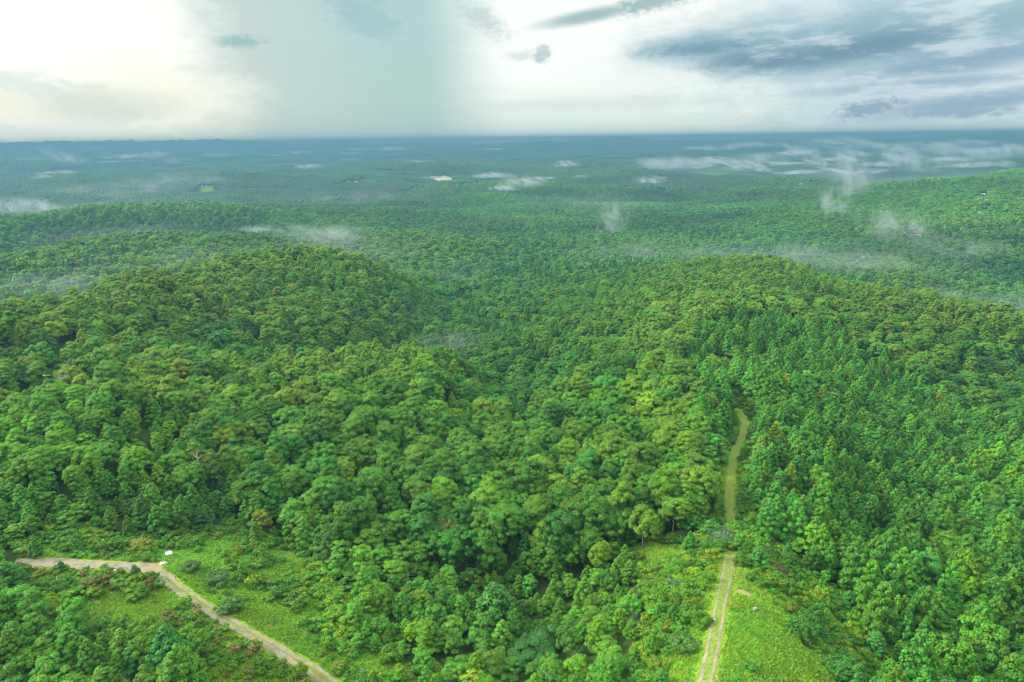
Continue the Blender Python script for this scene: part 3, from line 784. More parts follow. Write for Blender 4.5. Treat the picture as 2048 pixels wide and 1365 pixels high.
# ------------------------------------------------------------------ plants that stand out in the photograph
SPECIAL = [
 ('young_tree', 4, 20, 1178, 8.0, 8.0, (.05, .20, .02), 'young_tree', 'big dark tree hiding the left end of the pale dirt road', 3.0),  # kind, variant, x, y of the base, height m, width m, colour, name, label, free radius
 ('young_tree', 1, 345, 1352, 13.0, 8.6, (.045, .20, .028), 'young_tree', 'tall full dark-green tree standing alone left of the dirt track', 3.2),
 ('young_tree', 3, 275, 1345, 8.5, 6.0, (.06, .21, .03), 'young_tree', 'bright conical tree just left of the tall full tree', 2.2),
 ('young_tree', 5, 272, 1153, 3.6, 2.6, (.04, .14, .025), 'young_tree', 'small dark tree at the road edge where the track branches off', 1.0),
 ('young_tree', 2, 74, 1114, 6.0, 4.2, (.06, .20, .02), 'young_tree', 'lone upright tree on the far side of the pale dirt road', 1.8),
 ('young_tree', 0, 124, 1143, 3.2, 2.6, (.05, .17, .022), 'young_tree', 'short pointed tree on the near edge of the pale dirt road', 1.0),
 ('shrub', 2, 280, 1096, 3.0, 5.4, (.22, .25, .025), 'shrub', 'wide yellowish shrub behind the pale dirt road', 2.4),
 ('shrub', 4, 438, 1168, 3.6, 6.6, (.085, .18, .045), 'shrub', 'broad grey-green shrub right of the track, nearest the white board', 3.0),
 ('shrub', 1, 458, 1222, 3.0, 7.0, (.07, .17, .03), 'shrub', 'low dull green shrub mound between track and grassy strip', 2.8),
 ('shrub', 3, 385, 1140, 2.6, 5.5, (.07, .16, .03), 'shrub', 'dark arching shrub close behind the grey-green one', 2.2),
 ('shrub', 0, 1440, 1085, 4.2, 7.6, (.10, .19, .07), 'shrub', 'silvery grey-green bush closing off the end of the wheel track', 3.2),
 ('young_tree', 4, 1484, 1098, 4.2, 2.8, (.12, .27, .014), 'young_tree', 'slim bright green sapling right beside the silvery bush', 1.4),
 ('young_tree', 1, 1518, 1135, 6.4, 5.2, (.06, .22, .025), 'young_tree', 'leafy pointed tree right of the upper end of the wheel track', 2.6),
 ('young_tree', 2, 1572, 1122, 5.2, 3.2, (.06, .23, .03), 'young_tree', 'narrow bright sapling behind the brown dead shrub', 1.6),
 ('shrub', 2, 1556, 1148, 2.2, 4.6, (.14, .12, .05), 'shrub', 'brownish dying shrub near the upper right of the meadow', 2.0),
 ('young_tree', 0, 1694, 1222, 6.0, 4.0, (.05, .22, .03), 'young_tree', 'lone conical tree on the scrub right of the meadow', 2.2),
 ('shrub', 3, 1612, 1272, 5.0, 8.0, (.065, .20, .03), 'shrub', 'large rounded bush at the right edge of the meadow', 3.8),
 ('shrub', 1, 1398, 1250, 3.4, 5.4, (.09, .22, .012), 'shrub', 'round yellow-green bush against the left side of the wheel track', 2.8),
 ('shrub', 4, 1368, 1300, 3.2, 6.4, (.08, .19, .03), 'shrub', 'wide pale-topped bush below the round yellow-green one', 3.0),
 ('shrub', 0, 1500, 1340, 1.3, 2.8, (.06, .21, .015), 'shrub', 'small dark shrub alone in the grass of the meadow', 1.6),
 ('shrub', 2, 1690, 1358, 4.4, 8.5, (.05, .19, .02), 'shrub', 'big dark bush at the lower right corner of the meadow', 3.8),
 ('young_tree', 3, 1750, 1310, 6.2, 5.0, (.06, .23, .035), 'young_tree', 'pale twin-topped tree in the scrub beyond the lower meadow', 2.6),
 ('vine_mound', 0, 1068, 1325, 5.5, 14.0, (.032, .135, .018), 'vine_mound', 'smooth dark green mound of vines covering a low tree', 6.0),
 ('vine_mound', 1, 1085, 1300, 6.5, 10.0, (.034, .14, .02), 'vine_mound', 'higher hump of dark vines right behind the smooth mound', 3.0),
 ('young_tree', 1, 990, 1262, 15.0, 12.0, (.055, .19, .022), 'broadleaf_tree', 'full bluish-green tree with shining leaves above the dark hollow', 4.5),
 ('broadleaf_tree', 2, 1285, 1100, 15.0, 10.5, (.13, .26, .012), 'broadleaf_tree', 'yellow-tipped twin-crowned tree at the forest edge nearest the grassy path', 4.5),
 ('broadleaf_tree', 4, 1195, 1150, 12.5, 8.5, (.14, .27, .012), 'broadleaf_tree', 'bright yellow-green tree over the dark hollow, edge of the forest', 4.0),
 ('broadleaf_tree', 0, 905, 1120, 13.0, 9.0, (.085, .125, .02), 'broadleaf_tree', 'dull brownish-green tree at the front of the forest', 4.0),
 ('broadleaf_tree', 1, 1572, 790, 12.0, 10.0, (.22, .32, .012), 'broadleaf_tree', 'bright yellow tree among the young dark ones on the right slope', 4.5),
 ('young_tree', 1, 270, 985, 15.0, 9.0, (.13, .31, .012), 'young_tree', 'tall lime-green pointed tree rising over the woods at left', 3.6),
 ('young_tree', 0, 470, 985, 13.0, 7.0, (.11, .27, .014), 'young_tree', 'lime-green pointed tree right of the bare dead trunk', 3.2),
 ('broadleaf_tree', 3, 215, 790, 11.0, 11.0, (.17, .25, .012), 'broadleaf_tree', 'yellowish spreading tree beside the paved road', 5.0),
]
KEEP = []
for sp_ in SPECIAL:
    g_ = ground_at(sp_[2], sp_[3]); KEEP.append((g_[0], g_[1], sp_[9]))
WHITE_BOARD = ground_at(338, 1110); TARP = ground_at(326, 1129); DEAD = ground_at(405, 985)
rp_ = ground_at(128, 748)
for q in (0, 6, 12, 18, 24, 30): KEEP.append((rp_[0] * (1 - q / math.hypot(*rp_[:2])), rp_[1] * (1 - q / math.hypot(*rp_[:2])), 4.6))
for g_, rr in ((WHITE_BOARD, 3.0), (TARP, 2.6), (DEAD, 2.5)):
    KEEP.append((g_[0], g_[1], rr))
    if rr > 2.5:
        for q in (2.5, 4.5): KEEP.append((g_[0] * (1 - q / math.hypot(g_[0], g_[1])), g_[1] * (1 - q / math.hypot(g_[0], g_[1])), 2.4))


# ------------------------------------------------------------------ where things grow
def grid(sp, dmax, dmin=70, azmax=47, seed=0, dmin_back=None):
    """jittered triangular grid of points in front of the camera"""
    rg = np.random.default_rng(seed)
    ys = np.arange(-20, dmax, sp * 0.866); half = dmax * math.sin(R(azmax))
    xs = np.arange(-half, half, sp)
    gx_, gy_ = np.meshgrid(xs, ys); gx_ = gx_ + (np.arange(len(ys)) % 2)[:, None] * sp / 2
    x = gx_.ravel(); y = gy_.ravel()
    x = x + rg.uniform(-0.42, 0.42, x.shape) * sp; y = y + rg.uniform(-0.42, 0.42, y.shape) * sp
    d = np.hypot(x, y); az = np.degrees(np.arctan2(x, y))
    k = (d > dmin) & (d < dmax) & (np.abs(az) < azmax)
    return x[k], y[k]


def regions(x, y, z):
    """0 mature, 1 young, 2 shrubland, 3 meadow, 4 nothing grows"""
    px, py, f = project(x, y, z)
    wob = 14 * fbm(x, y, 14, 3, 60); px = px + wob * (f < 600); py = py + 0.6 * wob * (f < 600)
    d = np.hypot(x, y)
    r = np.zeros(x.shape, int)
    n_ = d < 650
    lim = np.interp(px, [-400, 450, 560, 700, 1300, 1400], [1010, 1010, 1075, 1150, 1160, 1100])
    r[n_ & (py > lim)] = 1
    for poly, v in ((YOUNG_R, 1), (YOUNG_C, 1), (YOUNG_L, 1), (BAND_L, 1), (LOWV, 2), (SHRUB_L, 2), (SUMAC_L, 2), (SHRUB_R, 2), (SHRUB_C, 2), (MEADOW, 3), (GRASSY_L, 3)):
        r[n_ & inpoly(px, py, poly)] = v
    dt = dist_line(x, y, UTRACK_W); r[n_ & (dt < 7)] = 2
    dt2 = dist_line(x, y, TRAIL_ON); r[n_ & (dt2 < 5)] = 2
    dg = dist_line(x, y, GAP_W); r[n_ & (dg < 9)] = 2
    dr = np.minimum(dist_line(x, y, ROAD_W), dist_line(x, y, TRACK_W))
    r[n_ & (dr < 7) & (r != 3) & (r != 1)] = 2
    r[(dist_line(x, y, FARROAD_W) < 5.5)] = 2
    r[dist_line(x, y, ROAD_W) < 3.3] = 4; r[dist_line(x, y, TRACK_W) < 2.3] = 4
    r[dist_line(x, y, RTRACK_W) < 2.3] = 4; r[dt < 2.1] = 4; r[dist_line(x, y, FARROAD_W) < 4.2] = 4
    for poly in FIELD_W:
        r[inpoly(x, y, poly)] = 4
    for (hx, hy, hz), h_ in zip(HOUSE_W, HOUSES):
        L = math.hypot(hx, hy); s_ = np.clip((x * hx + y * hy) / L, 0, None); q = np.abs(x * hy - y * hx) / L
        front = min(200, 8 * L / max(30, CAM_H - hz))
        r[(q < (h_[2] * 0.5 + 3 if L < 2500 else 42)) & (s_ < L + 9) & (s_ > L - front)] = 4       # a cleared yard in front of each house
    for hx, hy, _z in (POLE_A, POLE_B):
        r[np.hypot(x - hx, y - hy) < 5] = 4
    r[n_ & (r == 0) & inpoly(px, py, [(100, 795), (108, 750), (140, 700), (165, 692), (172, 705), (158, 740), (138, 795)])] = 4
    for lx, ly, lr in KEEP:
        r[(np.hypot(x - lx, y - ly) < lr) & (r != 4)] = 5 if lx > -1e9 else 4
    return r, px, py, f


def tint(cols, w, rng, n_):
    """pick one of the species colours per tree and vary it"""
    cols = np.array(cols); k = rng.choice(len(cols), n_, p=np.array(w) / sum(w))
    c_ = cols[k] * rng.uniform(0.8, 1.2, (n_, 1)) * rng.uniform(0.93, 1.07, (n_, 3))
    return c_, k

C_OLIVE, C_MID, C_DEEP, C_YELL, C_RUST, C_BLUE = (.118, .245, .012), (.082, .220, .011), (.048, .160, .013), (.165, .28, .010), (.14, .20, .014), (.066, .235, .022)
C_LIME, C_GREY, C_FRESH = (.12, .29, .010), (.13, .22, .11), (.080, .24, .018)

SPOTS = []       # all plants: kind, variant, x, y, z, scale xy, scale z, rot, colour, colour name
def put(kind, x, y, z, sxy, sz, col, cname, var=None, clab=None):
    SPOTS.append((kind, x, y, z, sxy, sz, col, cname, var))

rngp = np.random.default_rng(5)
# mature forest
x, y = grid(6.7, 2600, 90, 46, 1)
z = height(x, y); reg, px, py, f = regions(x, y, z)
k = reg == 0
x, y, z, px, py, f = x[k], y[k], z[k], px[k], py[k], f[k]
N = len(x); d = np.hypot(x, y)
col, ci = tint([C_OLIVE, C_MID, C_DEEP, C_YELL, C_RUST, C_BLUE], [34, 38, 14, 4, .3, 8], rngp, N)
stand = fbm(x, y, 160, 3, 70)
col *= (1 + 0.22 * stand)[:, None]; col[:, 0] *= 1 + 0.25 * fbm(x, y, 240, 2, 74)
def tpi(x, y, z, e):
    """how far a place stands above its surroundings, metres"""
    return z - (height(x + e, y) + height(x - e, y) + height(x, y + e) + height(x, y - e)) / 4
ridge = np.clip(tpi(x, y, z, 90) / 14, -1, 1)          # dry oaks on the ridges, deeper green coves; contrast also paints in ridge light
col *= np.stack([1 + 0.30 * ridge, 1 + 0.16 * ridge, 1 - 0.15 * ridge], -1)
top = np.clip(ridge, 0, 1)[:, None] * 0.38
col = col * (1 - top) + np.array([.155, .265, .026]) * rngp.uniform(0.85, 1.15, (N, 1)) * top
low_far_dim = np.maximum(np.clip((-z - 62) / 25, 0, 1) * np.clip((d - 650) / 400, 0, 1), 0.75 * np.clip((d - 1000) / 500, 0, 1))[:, None]
col = col * (1 - low_far_dim) + col * np.array([.70, .88, 1.8]) * low_far_dim  # cooler low-ground species; with distance, dimmer hazier light painted into the colour
col *= (1 + 0.45 * fbm(x * 0.8, y * 1.3, 330, 3, 99) * np.clip((d - 900) / 500, 0, 1) + 0.35 * np.clip(tpi(x, y, z, 200) / 22, -1, 1) * np.clip((d - 1200) / 500, 0, 1))[:, None]  # far crests painted lighter and hollows darker where relief shading is weak
lime = inpoly(px, py, LIME_L) & (d < 400)
cl, _ = tint([C_LIME, C_FRESH, C_YELL], [5, 4, 1], rngp, N); col[lime] = cl[lime]; ci[lime] = 6
sc = rngp.uniform(0.55, 1.12, N) * (1 + 0.12 * fbm(x, y, 90, 2, 72)); sc[lime] *= 0.8
szz = sc * rngp.uniform(0.88, 1.14, N)
conifer = (fbm(x, y, 130, 2, 90) > 0.30) & (rngp.random(N) < 0.6) & (d > 600)
CN = ['olive green', 'mid green', 'dark green', 'yellow-green', 'russet green', 'blue-green', 'lime green']
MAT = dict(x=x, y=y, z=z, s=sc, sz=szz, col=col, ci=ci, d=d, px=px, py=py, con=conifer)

# young woods
x, y = grid(4.8, 640, 85, 46, 2)
z = height(x, y); reg, px, py, f = regions(x, y, z)
k = (reg == 1) | ((reg == 2) & (rngp.random(len(x)) < 0.10)) | ((reg == 0) & (np.hypot(x, y) < 330) & (rngp.random(len(x)) < 0.4))
x, y, z, px, py, f, reg = x[k], y[k], z[k], px[k], py[k], f[k], reg[k]
N = len(x); d = np.hypot(x, y)
col, ci = tint([C_BLUE, C_MID, C_DEEP, C_FRESH, C_YELL, C_RUST, C_LIME], [34, 24, 14, 22, 1.4, .3, 4], rngp, N)
left = px < 1300
col[left] *= np.array([1.15, 1.0, 0.8])
col *= (1 + 0.3 * fbm(x, y, 50, 3, 76))[:, None]
sc = rngp.uniform(0.6, 1.3, N) * (1 + 0.3 * fbm(x, y, 45, 2, 78)); sc[reg == 2] *= 0.55; sc[reg == 0] *= 0.75
sc[(py > 1150) & (px > 430) & (px < 1420)] *= 0.82
szz = sc * rngp.uniform(0.95, 1.4, N) * np.where(left, 0.78, 1)
rr_ = rngp.random(N) - 0.12 * left * 0 + 0.5 * fbm(x, y, 40, 2, 79); spread = np.where(rr_ < 0.16, 1, np.where(rr_ < np.where(left, 0.52, 0.33), 2, 0))
YNG = dict(x=x, y=y, z=z, s=sc, sz=szz, col=col, ci=ci, d=d, px=px, py=py, sp=spread, reg=reg)
CY = ['blue-green', 'mid green', 'dark green', 'fresh green', 'yellow-green', 'brownish', 'lime green']

# shrubs: shrubland, the edges of the meadow, and under the young trees
x, y = grid(2.1, 560, 85, 46, 3)
z = height(x, y); reg, px, py, f = regions(x, y, z)
pat = fbm(x, y, 11, 3, 80)
k = ((reg == 2) & (pat > -0.15) & (rngp.random(len(x)) < 0.9)) | ((reg == 2) & (px > 1150) & (pat > -0.55)) | ((reg == 3) & (pat > 0.36)) | ((reg == 1) & (np.hypot(x, y) < 300) & (pat > 0.0) & (rngp.random(len(x)) < 0.6))
x, y, z, px, py, f, reg = x[k], y[k], z[k], px[k], py[k], f[k], reg[k]
N = len(x); d = np.hypot(x, y)
col, ci = tint([C_FRESH, C_MID, C_DEEP, C_OLIVE, C_RUST, C_GREY, C_YELL], [28, 20, 10, 22, 3, 0.6, 14], rngp, N)
sumac = inpoly(px, py, SUMAC_L); cs, _ = tint([C_OLIVE, (.17, .17, .035), C_MID], [4, 3, 3], rngp, N); col[sumac] = cs[sumac]; ci[sumac] = 3
col *= (1 + 0.25 * fbm(x, y, 16, 3, 82))[:, None]
sc = rngp.uniform(0.5, 1.35, N) * (1 + 0.45 * fbm(x, y, 18, 2, 84)); sc[reg == 3] *= 0.5
wl = inpoly(px, py, [(200, 1040), (520, 1040), (560, 1140), (330, 1140)]); sc[wl] *= 0.8
trk = dist_line(x, y, UTRACK_W) < 4.5; sc[trk] *= 0.6
szz = sc * rngp.uniform(0.7, 1.2, N)
SHR = dict(x=x, y=y, z=z, s=sc, sz=szz, col=col, ci=ci, d=d, px=px, py=py)
CS = ['fresh green', 'mid green', 'dark green', 'olive', 'russet', 'grey-green', 'yellow-green']

# tufts of grass and weeds
x, y = grid(0.52, 300, 85, 46, 4)
z = height(x, y); reg, px, py, f = regions(x, y, z)
thin = (dist_line(x, y, UTRACK_W) < 2.1) | (dist_line(x, y, RTRACK_W) < 2.3)
d_r = dist_line(x, y, RTRACK_W); d_u = dist_line(x, y, UTRACK_W)
on_path = ((d_r < 2.3) & (np.abs(d_r - 0.95) > 0.33) & (rngp.random(len(x)) < 0.8)) | ((d_u < 2.1) & (np.abs(d_u - 0.8) > 0.2))
k = (reg == 3) | (reg == 2) | (reg == 5) | on_path
k &= np.hypot(x - BARE_SPOT[0], y - BARE_SPOT[1]) > 2.2
x, y, z, px, py, on_path = x[k], y[k], z[k], px[k], py[k], on_path[k]
N = len(x)
col, ci = tint([(.165, .30, .016), (.21, .32, .018), (.125, .26, .014), (.25, .27, .035)], [4, 4, 3, 1.0], rngp, N)
col *= (1 + 0.22 * fbm(x, y, 6, 3, 86))[:, None]; col[:, 0] *= 1 + 0.3 * fbm(x, y, 20, 2, 87)
col[px < 1000] *= np.array([0.86, 1.0, 0.9])
GRS = dict(x=x, y=y, z=z, s=rngp.uniform(0.6, 1.35, N) * np.where(on_path, 0.38, 1), col=np.where(on_path[:, None], col * np.array([0.8, 0.72, 1.3]), col))
print('counts', len(MAT['x']), len(YNG['x']), len(SHR['x']), len(GRS['x']))

# grass tuft shapes
def tuft(seed, n_=16, h=0.42, r=0.42):
    rg = np.random.default_rng(seed); V = []; F = []
    for i in range(n_):
        a = rg.random() * 6.28; rr = r * math.sqrt(rg.random()); b0 = np.array([math.cos(a) * rr, math.sin(a) * rr, -0.05])
        dr = rg.random() * 6.28; w_ = np.array([math.cos(dr), math.sin(dr), 0]) * rg.uniform(0.05, 0.1); ln = np.array([-w_[1], w_[0], 0]) * rg.uniform(0.5, 3) 
        hh = h * rg.uniform(0.5, 1.1); k_ = len(V)
        V += [b0 - w_, b0 + w_, b0 + w_ * 0.8 + ln * 0.6 + [0, 0, hh * 0.65], b0 - w_ * 0.8 + ln * 0.6 + [0, 0, hh * 0.65], b0 + ln * 1.6 + [0, 0, hh]]
        F += [(k_, k_ + 1, k_ + 2, k_ + 3), (k_ + 3, k_ + 2, k_ + 4)]
    me = bpy.data.meshes.new('tuft'); me.from_pydata([tuple(v) for v in V], [], F); me.materials.append(LEAF)
    at = me.attributes.new('tone', 'FLOAT', 'FACE'); at.data.foreach_set('value', rg.random(len(F)).astype(np.float32))
    return bpy.data.objects.new('tuft_form', me)
TUFTS = [tuft(600 + i) for i in range(4)]


# ------------------------------------------------------------------ many copies as one object (stuff)
def scatter(name, forms, x, y, z, sxy, sz, rot, var, col, label, cat, tilt=None):
    me = bpy.data.meshes.new(name)
    co_ = np.stack([x, y, z], -1).astype(np.float32)
    me.vertices.add(len(co_)); me.vertices.foreach_set('co', co_.ravel())
    def add(nm, ty, data, key):
        at = me.attributes.new(nm, ty, 'POINT'); at.data.foreach_set(key, np.ascontiguousarray(data).ravel())
    add('inst_scale', 'FLOAT_VECTOR', np.stack([sxy, sxy, sz], -1).astype(np.float32), 'vector')
    rv = np.zeros((len(x), 3)) if tilt is None else tilt.copy()
    rv[:, 2] = rot
    add('inst_rot', 'FLOAT_VECTOR', rv.astype(np.float32), 'vector')
    add('inst_var', 'INT', var.astype(np.int32), 'value')
    add('leaf_color', 'FLOAT_VECTOR', col.astype(np.float32), 'vector')
    ob = bpy.data.objects.new(name, me); COL.objects.link(ob)
    ng = bpy.data.node_groups.new('scatter_' + name, 'GeometryNodeTree')
    ng.interface.new_socket('Geometry', in_out='INPUT', socket_type='NodeSocketGeometry')
    ng.interface.new_socket('Geometry', in_out='OUTPUT', socket_type='NodeSocketGeometry')
    N_ = ng.nodes; Lk = ng.links.new
    gi = N_.new('NodeGroupInput'); go = N_.new('NodeGroupOutput')
    g2i = N_.new('GeometryNodeGeometryToInstance')
    for fo in reversed(forms):
        oi = N_.new('GeometryNodeObjectInfo'); oi.inputs['Object'].default_value = fo; oi.transform_space = 'ORIGINAL'
        Lk(oi.outputs['Geometry'], g2i.inputs[0])
    iop = N_.new('GeometryNodeInstanceOnPoints')
    Lk(gi.outputs[0], iop.inputs['Points']); Lk(g2i.outputs[0], iop.inputs['Instance'])
    iop.inputs['Pick Instance'].default_value = True
    def na(nm, ty):
        n_ = N_.new('GeometryNodeInputNamedAttribute'); n_.data_type = ty; n_.inputs['Name'].default_value = nm; return n_.outputs['Attribute']
    Lk(na('inst_var', 'INT'), iop.inputs['Instance Index'])
    e2r = N_.new('FunctionNodeEulerToRotation'); Lk(na('inst_rot', 'FLOAT_VECTOR'), e2r.inputs[0]); Lk(e2r.outputs[0], iop.inputs['Rotation'])
    Lk(na('inst_scale', 'FLOAT_VECTOR'), iop.inputs['Scale'])
    Lk(iop.outputs[0], go.inputs[0])
    md = ob.modifiers.new('scatter', 'NODES'); md.node_group = ng
    tag(ob, label, cat, kind='stuff')
    return ob


# ------------------------------------------------------------------ individual plants
def plant(name, kind, var, x, y, z, sxy, sz, rot, col, label, cat, group, tiltv=(0, 0)):
    root = bpy.data.objects.new(name, None); COL.objects.link(root)
    root.empty_display_size = 0.5
    root.location = (x, y, z); root.rotation_euler = (tiltv[0], tiltv[1], rot); root.scale = (sxy, sxy, sz)
    cr = bpy.data.objects.new('crown', CROWN_ME[kind][var]); COL.objects.link(cr); cr.parent = root
    cr['leaf_color'] = [float(v) for v in col]
    if TRUNK_ME[kind][var] is not None:
        tr = bpy.data.objects.new('trunk' if kind != 'shrub' else 'stems', TRUNK_ME[kind][var]); COL.objects.link(tr); tr.parent = root
    tag(root, label, cat, group)
    return root


def pick(D, nmax, size):
    px, py, f = project(D['x'], D['y'], D['z'] + size * 0.6 * D['sz'])
    ok = (px > -20) & (px < 2068) & (py > 150) & (py < 1385)
    big = np.where(ok, D['s'] * size / f, 0)
    o = np.argsort(-big)[:nmax]
    m = np.zeros(len(D['x']), bool); m[o] = True
    D['qx'], D['qy'] = px, py
    return m


MARKS = [(338, 1107, 'the white board'), (300, 1140, 'the dirt road fork'), (120, 1128, 'the pale dirt road'), (438, 1150, 'the grey-green shrub'), (405, 930, 'the bare dead tree'),
         (345, 1290, 'the tall full tree'), (560, 1302, 'the lower dirt track'), (1060, 1290, 'the dark vine mound'), (990, 1180, 'the dark hollow'), (1440, 1070, 'the silvery bush'),
         (1508, 1221, 'the pale bucket'), (1398, 1225, 'the round yellow-green bush'), (1612, 1240, 'the large meadow bush'), (1465, 930, 'the narrow grassy path'), (1480, 822, 'the far end of the path'),
         (1575, 745, 'the yellow slope tree'), (92, 755, 'the crossarm pole'), (135, 740, 'the paved road'), (270, 920, 'the tall lime-green tree'), (470, 930, 'the second lime-green tree'), (1285, 1030, 'the twin-crowned tree'),
         (1195, 1080, 'the bright tree over the hollow'), (905, 1060, 'the brownish forest-edge tree'), (1690, 1335, 'the dark corner bush'), (1750, 1270, 'the pale twin-topped tree'), (1694, 1190, 'the lone scrub tree')]


def where(px, py):
    """what a plant stands beside, named by things one can find"""
    m = min(MARKS, key=lambda q: math.hypot(q[0] - px, (q[1] - py) * 1.3))
    dx, dy = px - m[0], py - m[1]
    far_ = 'well ' if math.hypot(dx, dy) > 170 else 'just ' if math.hypot(dx, dy) < 60 else ''
    side = ('right of' if dx > 0 else 'left of') if abs(dx) > 1.2 * abs(dy) else ('behind' if dy < 0 else 'in front of')
    return f'{far_}{side} {m[2]}'


def size_word(v, lo, hi): return 'small ' if v < lo else 'big ' if v > hi else ''

mt = pick(MAT, 300, 10); mt_rest = ~mt
my = pick(YNG, 300, 6); ms = pick(SHR, 300, 2.4)
def area(px, py):
    return ('bottom ' if py > 1180 else 'middle ' if py > 900 else 'upper ') + ('left' if px < 500 else 'centre left' if px < 900 else 'centre' if px < 1300 else 'centre right' if px < 1650 else 'right')
for i in np.where(mt)[0]:
    D = MAT; cn = CN[D['ci'][i]]
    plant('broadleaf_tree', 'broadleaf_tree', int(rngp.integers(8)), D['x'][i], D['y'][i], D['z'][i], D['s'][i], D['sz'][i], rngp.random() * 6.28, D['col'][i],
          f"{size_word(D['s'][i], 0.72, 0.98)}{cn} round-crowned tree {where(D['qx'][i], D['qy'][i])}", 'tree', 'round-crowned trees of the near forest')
for i in np.where(my)[0]:
    D = YNG; cn = CY[D['ci'][i]]; sp_ = int(D['sp'][i])
    kd = ('young_tree', 'spreading_tree', 'small_round_tree')[sp_]
    w_ = ('young cone-shaped tree', 'low spreading tree', 'small round-topped tree')[sp_]
    plant(kd, kd, int(rngp.integers(3 if sp_ else 6)), D['x'][i], D['y'][i], D['z'][i], D['s'][i], D['sz'][i], rngp.random() * 6.28, D['col'][i],
          f"{size_word(D['s'][i], 0.75, 1.15)}{cn} {w_} {where(D['qx'][i], D['qy'][i])}", 'tree', f"{w_}s of the young woods")
for i in np.where(ms)[0]:
    D = SHR; cn = CS[D['ci'][i]]
    plant('shrub', 'shrub', int(rngp.integers(5)), D['x'][i], D['y'][i], D['z'][i], D['s'][i], D['sz'][i], rngp.random() * 6.28, D['col'][i],
          f"{size_word(D['s'][i], 0.9, 1.5)}{cn} leafy shrub {where(D['qx'][i], D['qy'][i])}", 'shrub', 'shrubs around the clearings')

for kd, va, qx, qy, hh_, ww_, cc_, nm, lb, fr in SPECIAL:
    if kd == 'shrub' and ww_ > 3: kd, va = 'bush', va % 4
    me_ = CROWN_ME[kd][va]; co_ = np.empty(len(me_.vertices) * 3, np.float32); me_.vertices.foreach_get('co', co_); co_ = co_.reshape(-1, 3)
    g_ = ground_at(qx, qy)
    plant(nm, kd, va, g_[0], g_[1], g_[2], ww_ / (np.percentile(np.abs(co_[:, 0]), 99) * 2), hh_ / co_[:, 2].max(), rngp.random() * 6.28, cc_, lb,
          'shrub' if kd in ('shrub', 'bush') else 'vines' if kd == 'vine_mound' else 'tree', None)

# the rest of each kind
def rest(D, m): return {k: v[m] for k, v in D.items()}
A = rest(MAT, ~mt)
nr = A['d'] < 800
B = rest(A, nr); n_ = len(B['x'])
pv_ = rngp.random(n_) + 0.5 * fbm(B['x'], B['y'], 60, 2, 97) < 0.16
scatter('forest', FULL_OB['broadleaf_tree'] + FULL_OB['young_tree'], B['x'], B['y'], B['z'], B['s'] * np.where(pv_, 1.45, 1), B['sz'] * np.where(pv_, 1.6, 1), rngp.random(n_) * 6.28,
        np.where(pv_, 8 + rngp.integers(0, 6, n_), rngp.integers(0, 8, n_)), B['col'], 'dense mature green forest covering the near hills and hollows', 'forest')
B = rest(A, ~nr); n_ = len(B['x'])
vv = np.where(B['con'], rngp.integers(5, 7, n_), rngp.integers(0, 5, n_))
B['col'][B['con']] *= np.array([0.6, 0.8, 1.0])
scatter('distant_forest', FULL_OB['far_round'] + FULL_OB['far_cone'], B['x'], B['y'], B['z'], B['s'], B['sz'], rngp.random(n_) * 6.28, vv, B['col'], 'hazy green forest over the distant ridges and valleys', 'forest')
A = rest(YNG, ~my); n_ = len(A['x'])
scatter('young_woods', FULL_OB['young_tree'] + FULL_OB['spreading_tree'] + FULL_OB['small_round_tree'], A['x'], A['y'], A['z'], A['s'], A['sz'], rngp.random(n_) * 6.28,
        np.where(A['sp'] == 1, 6 + rngp.integers(0, 3, n_), np.where(A['sp'] == 2, 9 + rngp.integers(0, 3, n_), rngp.integers(0, 6, n_))), A['col'], 'dense stand of young pointed trees on the slopes', 'woods')
A = rest(SHR, ~ms); n_ = len(A['x'])
scatter('undergrowth', FULL_OB['shrub'], A['x'], A['y'], A['z'], A['s'], A['sz'], rngp.random(n_) * 6.28, rngp.integers(0, 5, n_), A['col'], 'tangled low green undergrowth around the clearings', 'undergrowth')
n_ = len(GRS['x'])
scatter('grass', TUFTS, GRS['x'], GRS['y'], GRS['z'], GRS['s'], GRS['s'], rngp.random(n_) * 6.28, rngp.integers(0, 4, n_), GRS['col'], 'bright yellow-green grass and weeds in the clearings', 'grass')

# far canopy: patches of forest beyond 2.6 km
def patch(seed, size, sp, blob_r, leaves):
    rg = np.random.default_rng(seed); V = []; F = []; tn = []; o = 0
    iv, if_ = ico(); g_ = np.arange(-size / 2, size / 2, sp)
    Vl = []; Fl = []; tl = []
    for a in g_:
        for b in g_:
            px_, py_ = a + rg.uniform(-.4, .4) * sp, b + rg.uniform(-.4, .4) * sp
            r = blob_r * rg.uniform(0.75, 1.25); hz = r * rg.uniform(0.6, 1.0); tt_ = rg.random()
            v = iv * (1 + 0.18 * rg.normal(size=(len(iv), 1))) * np.array([r, r, hz]) + [px_, py_, 11 + 4 * rg.random() - hz * 0.4]
            V.append(v); F.append(if_ + o); o += len(v); tn += list(np.clip(tt_ + 0.25 * rg.normal(size=len(if_)), 0, 1))
    V = np.concatenate(V); F = np.concatenate(F)
    ob = mesh_obj('patch_form', V, F, [LEAF], link=False)
    at = ob.data.attributes.new('tone', 'FLOAT', 'FACE'); at.data.foreach_set('value', np.array(tn, np.float32))
    return ob
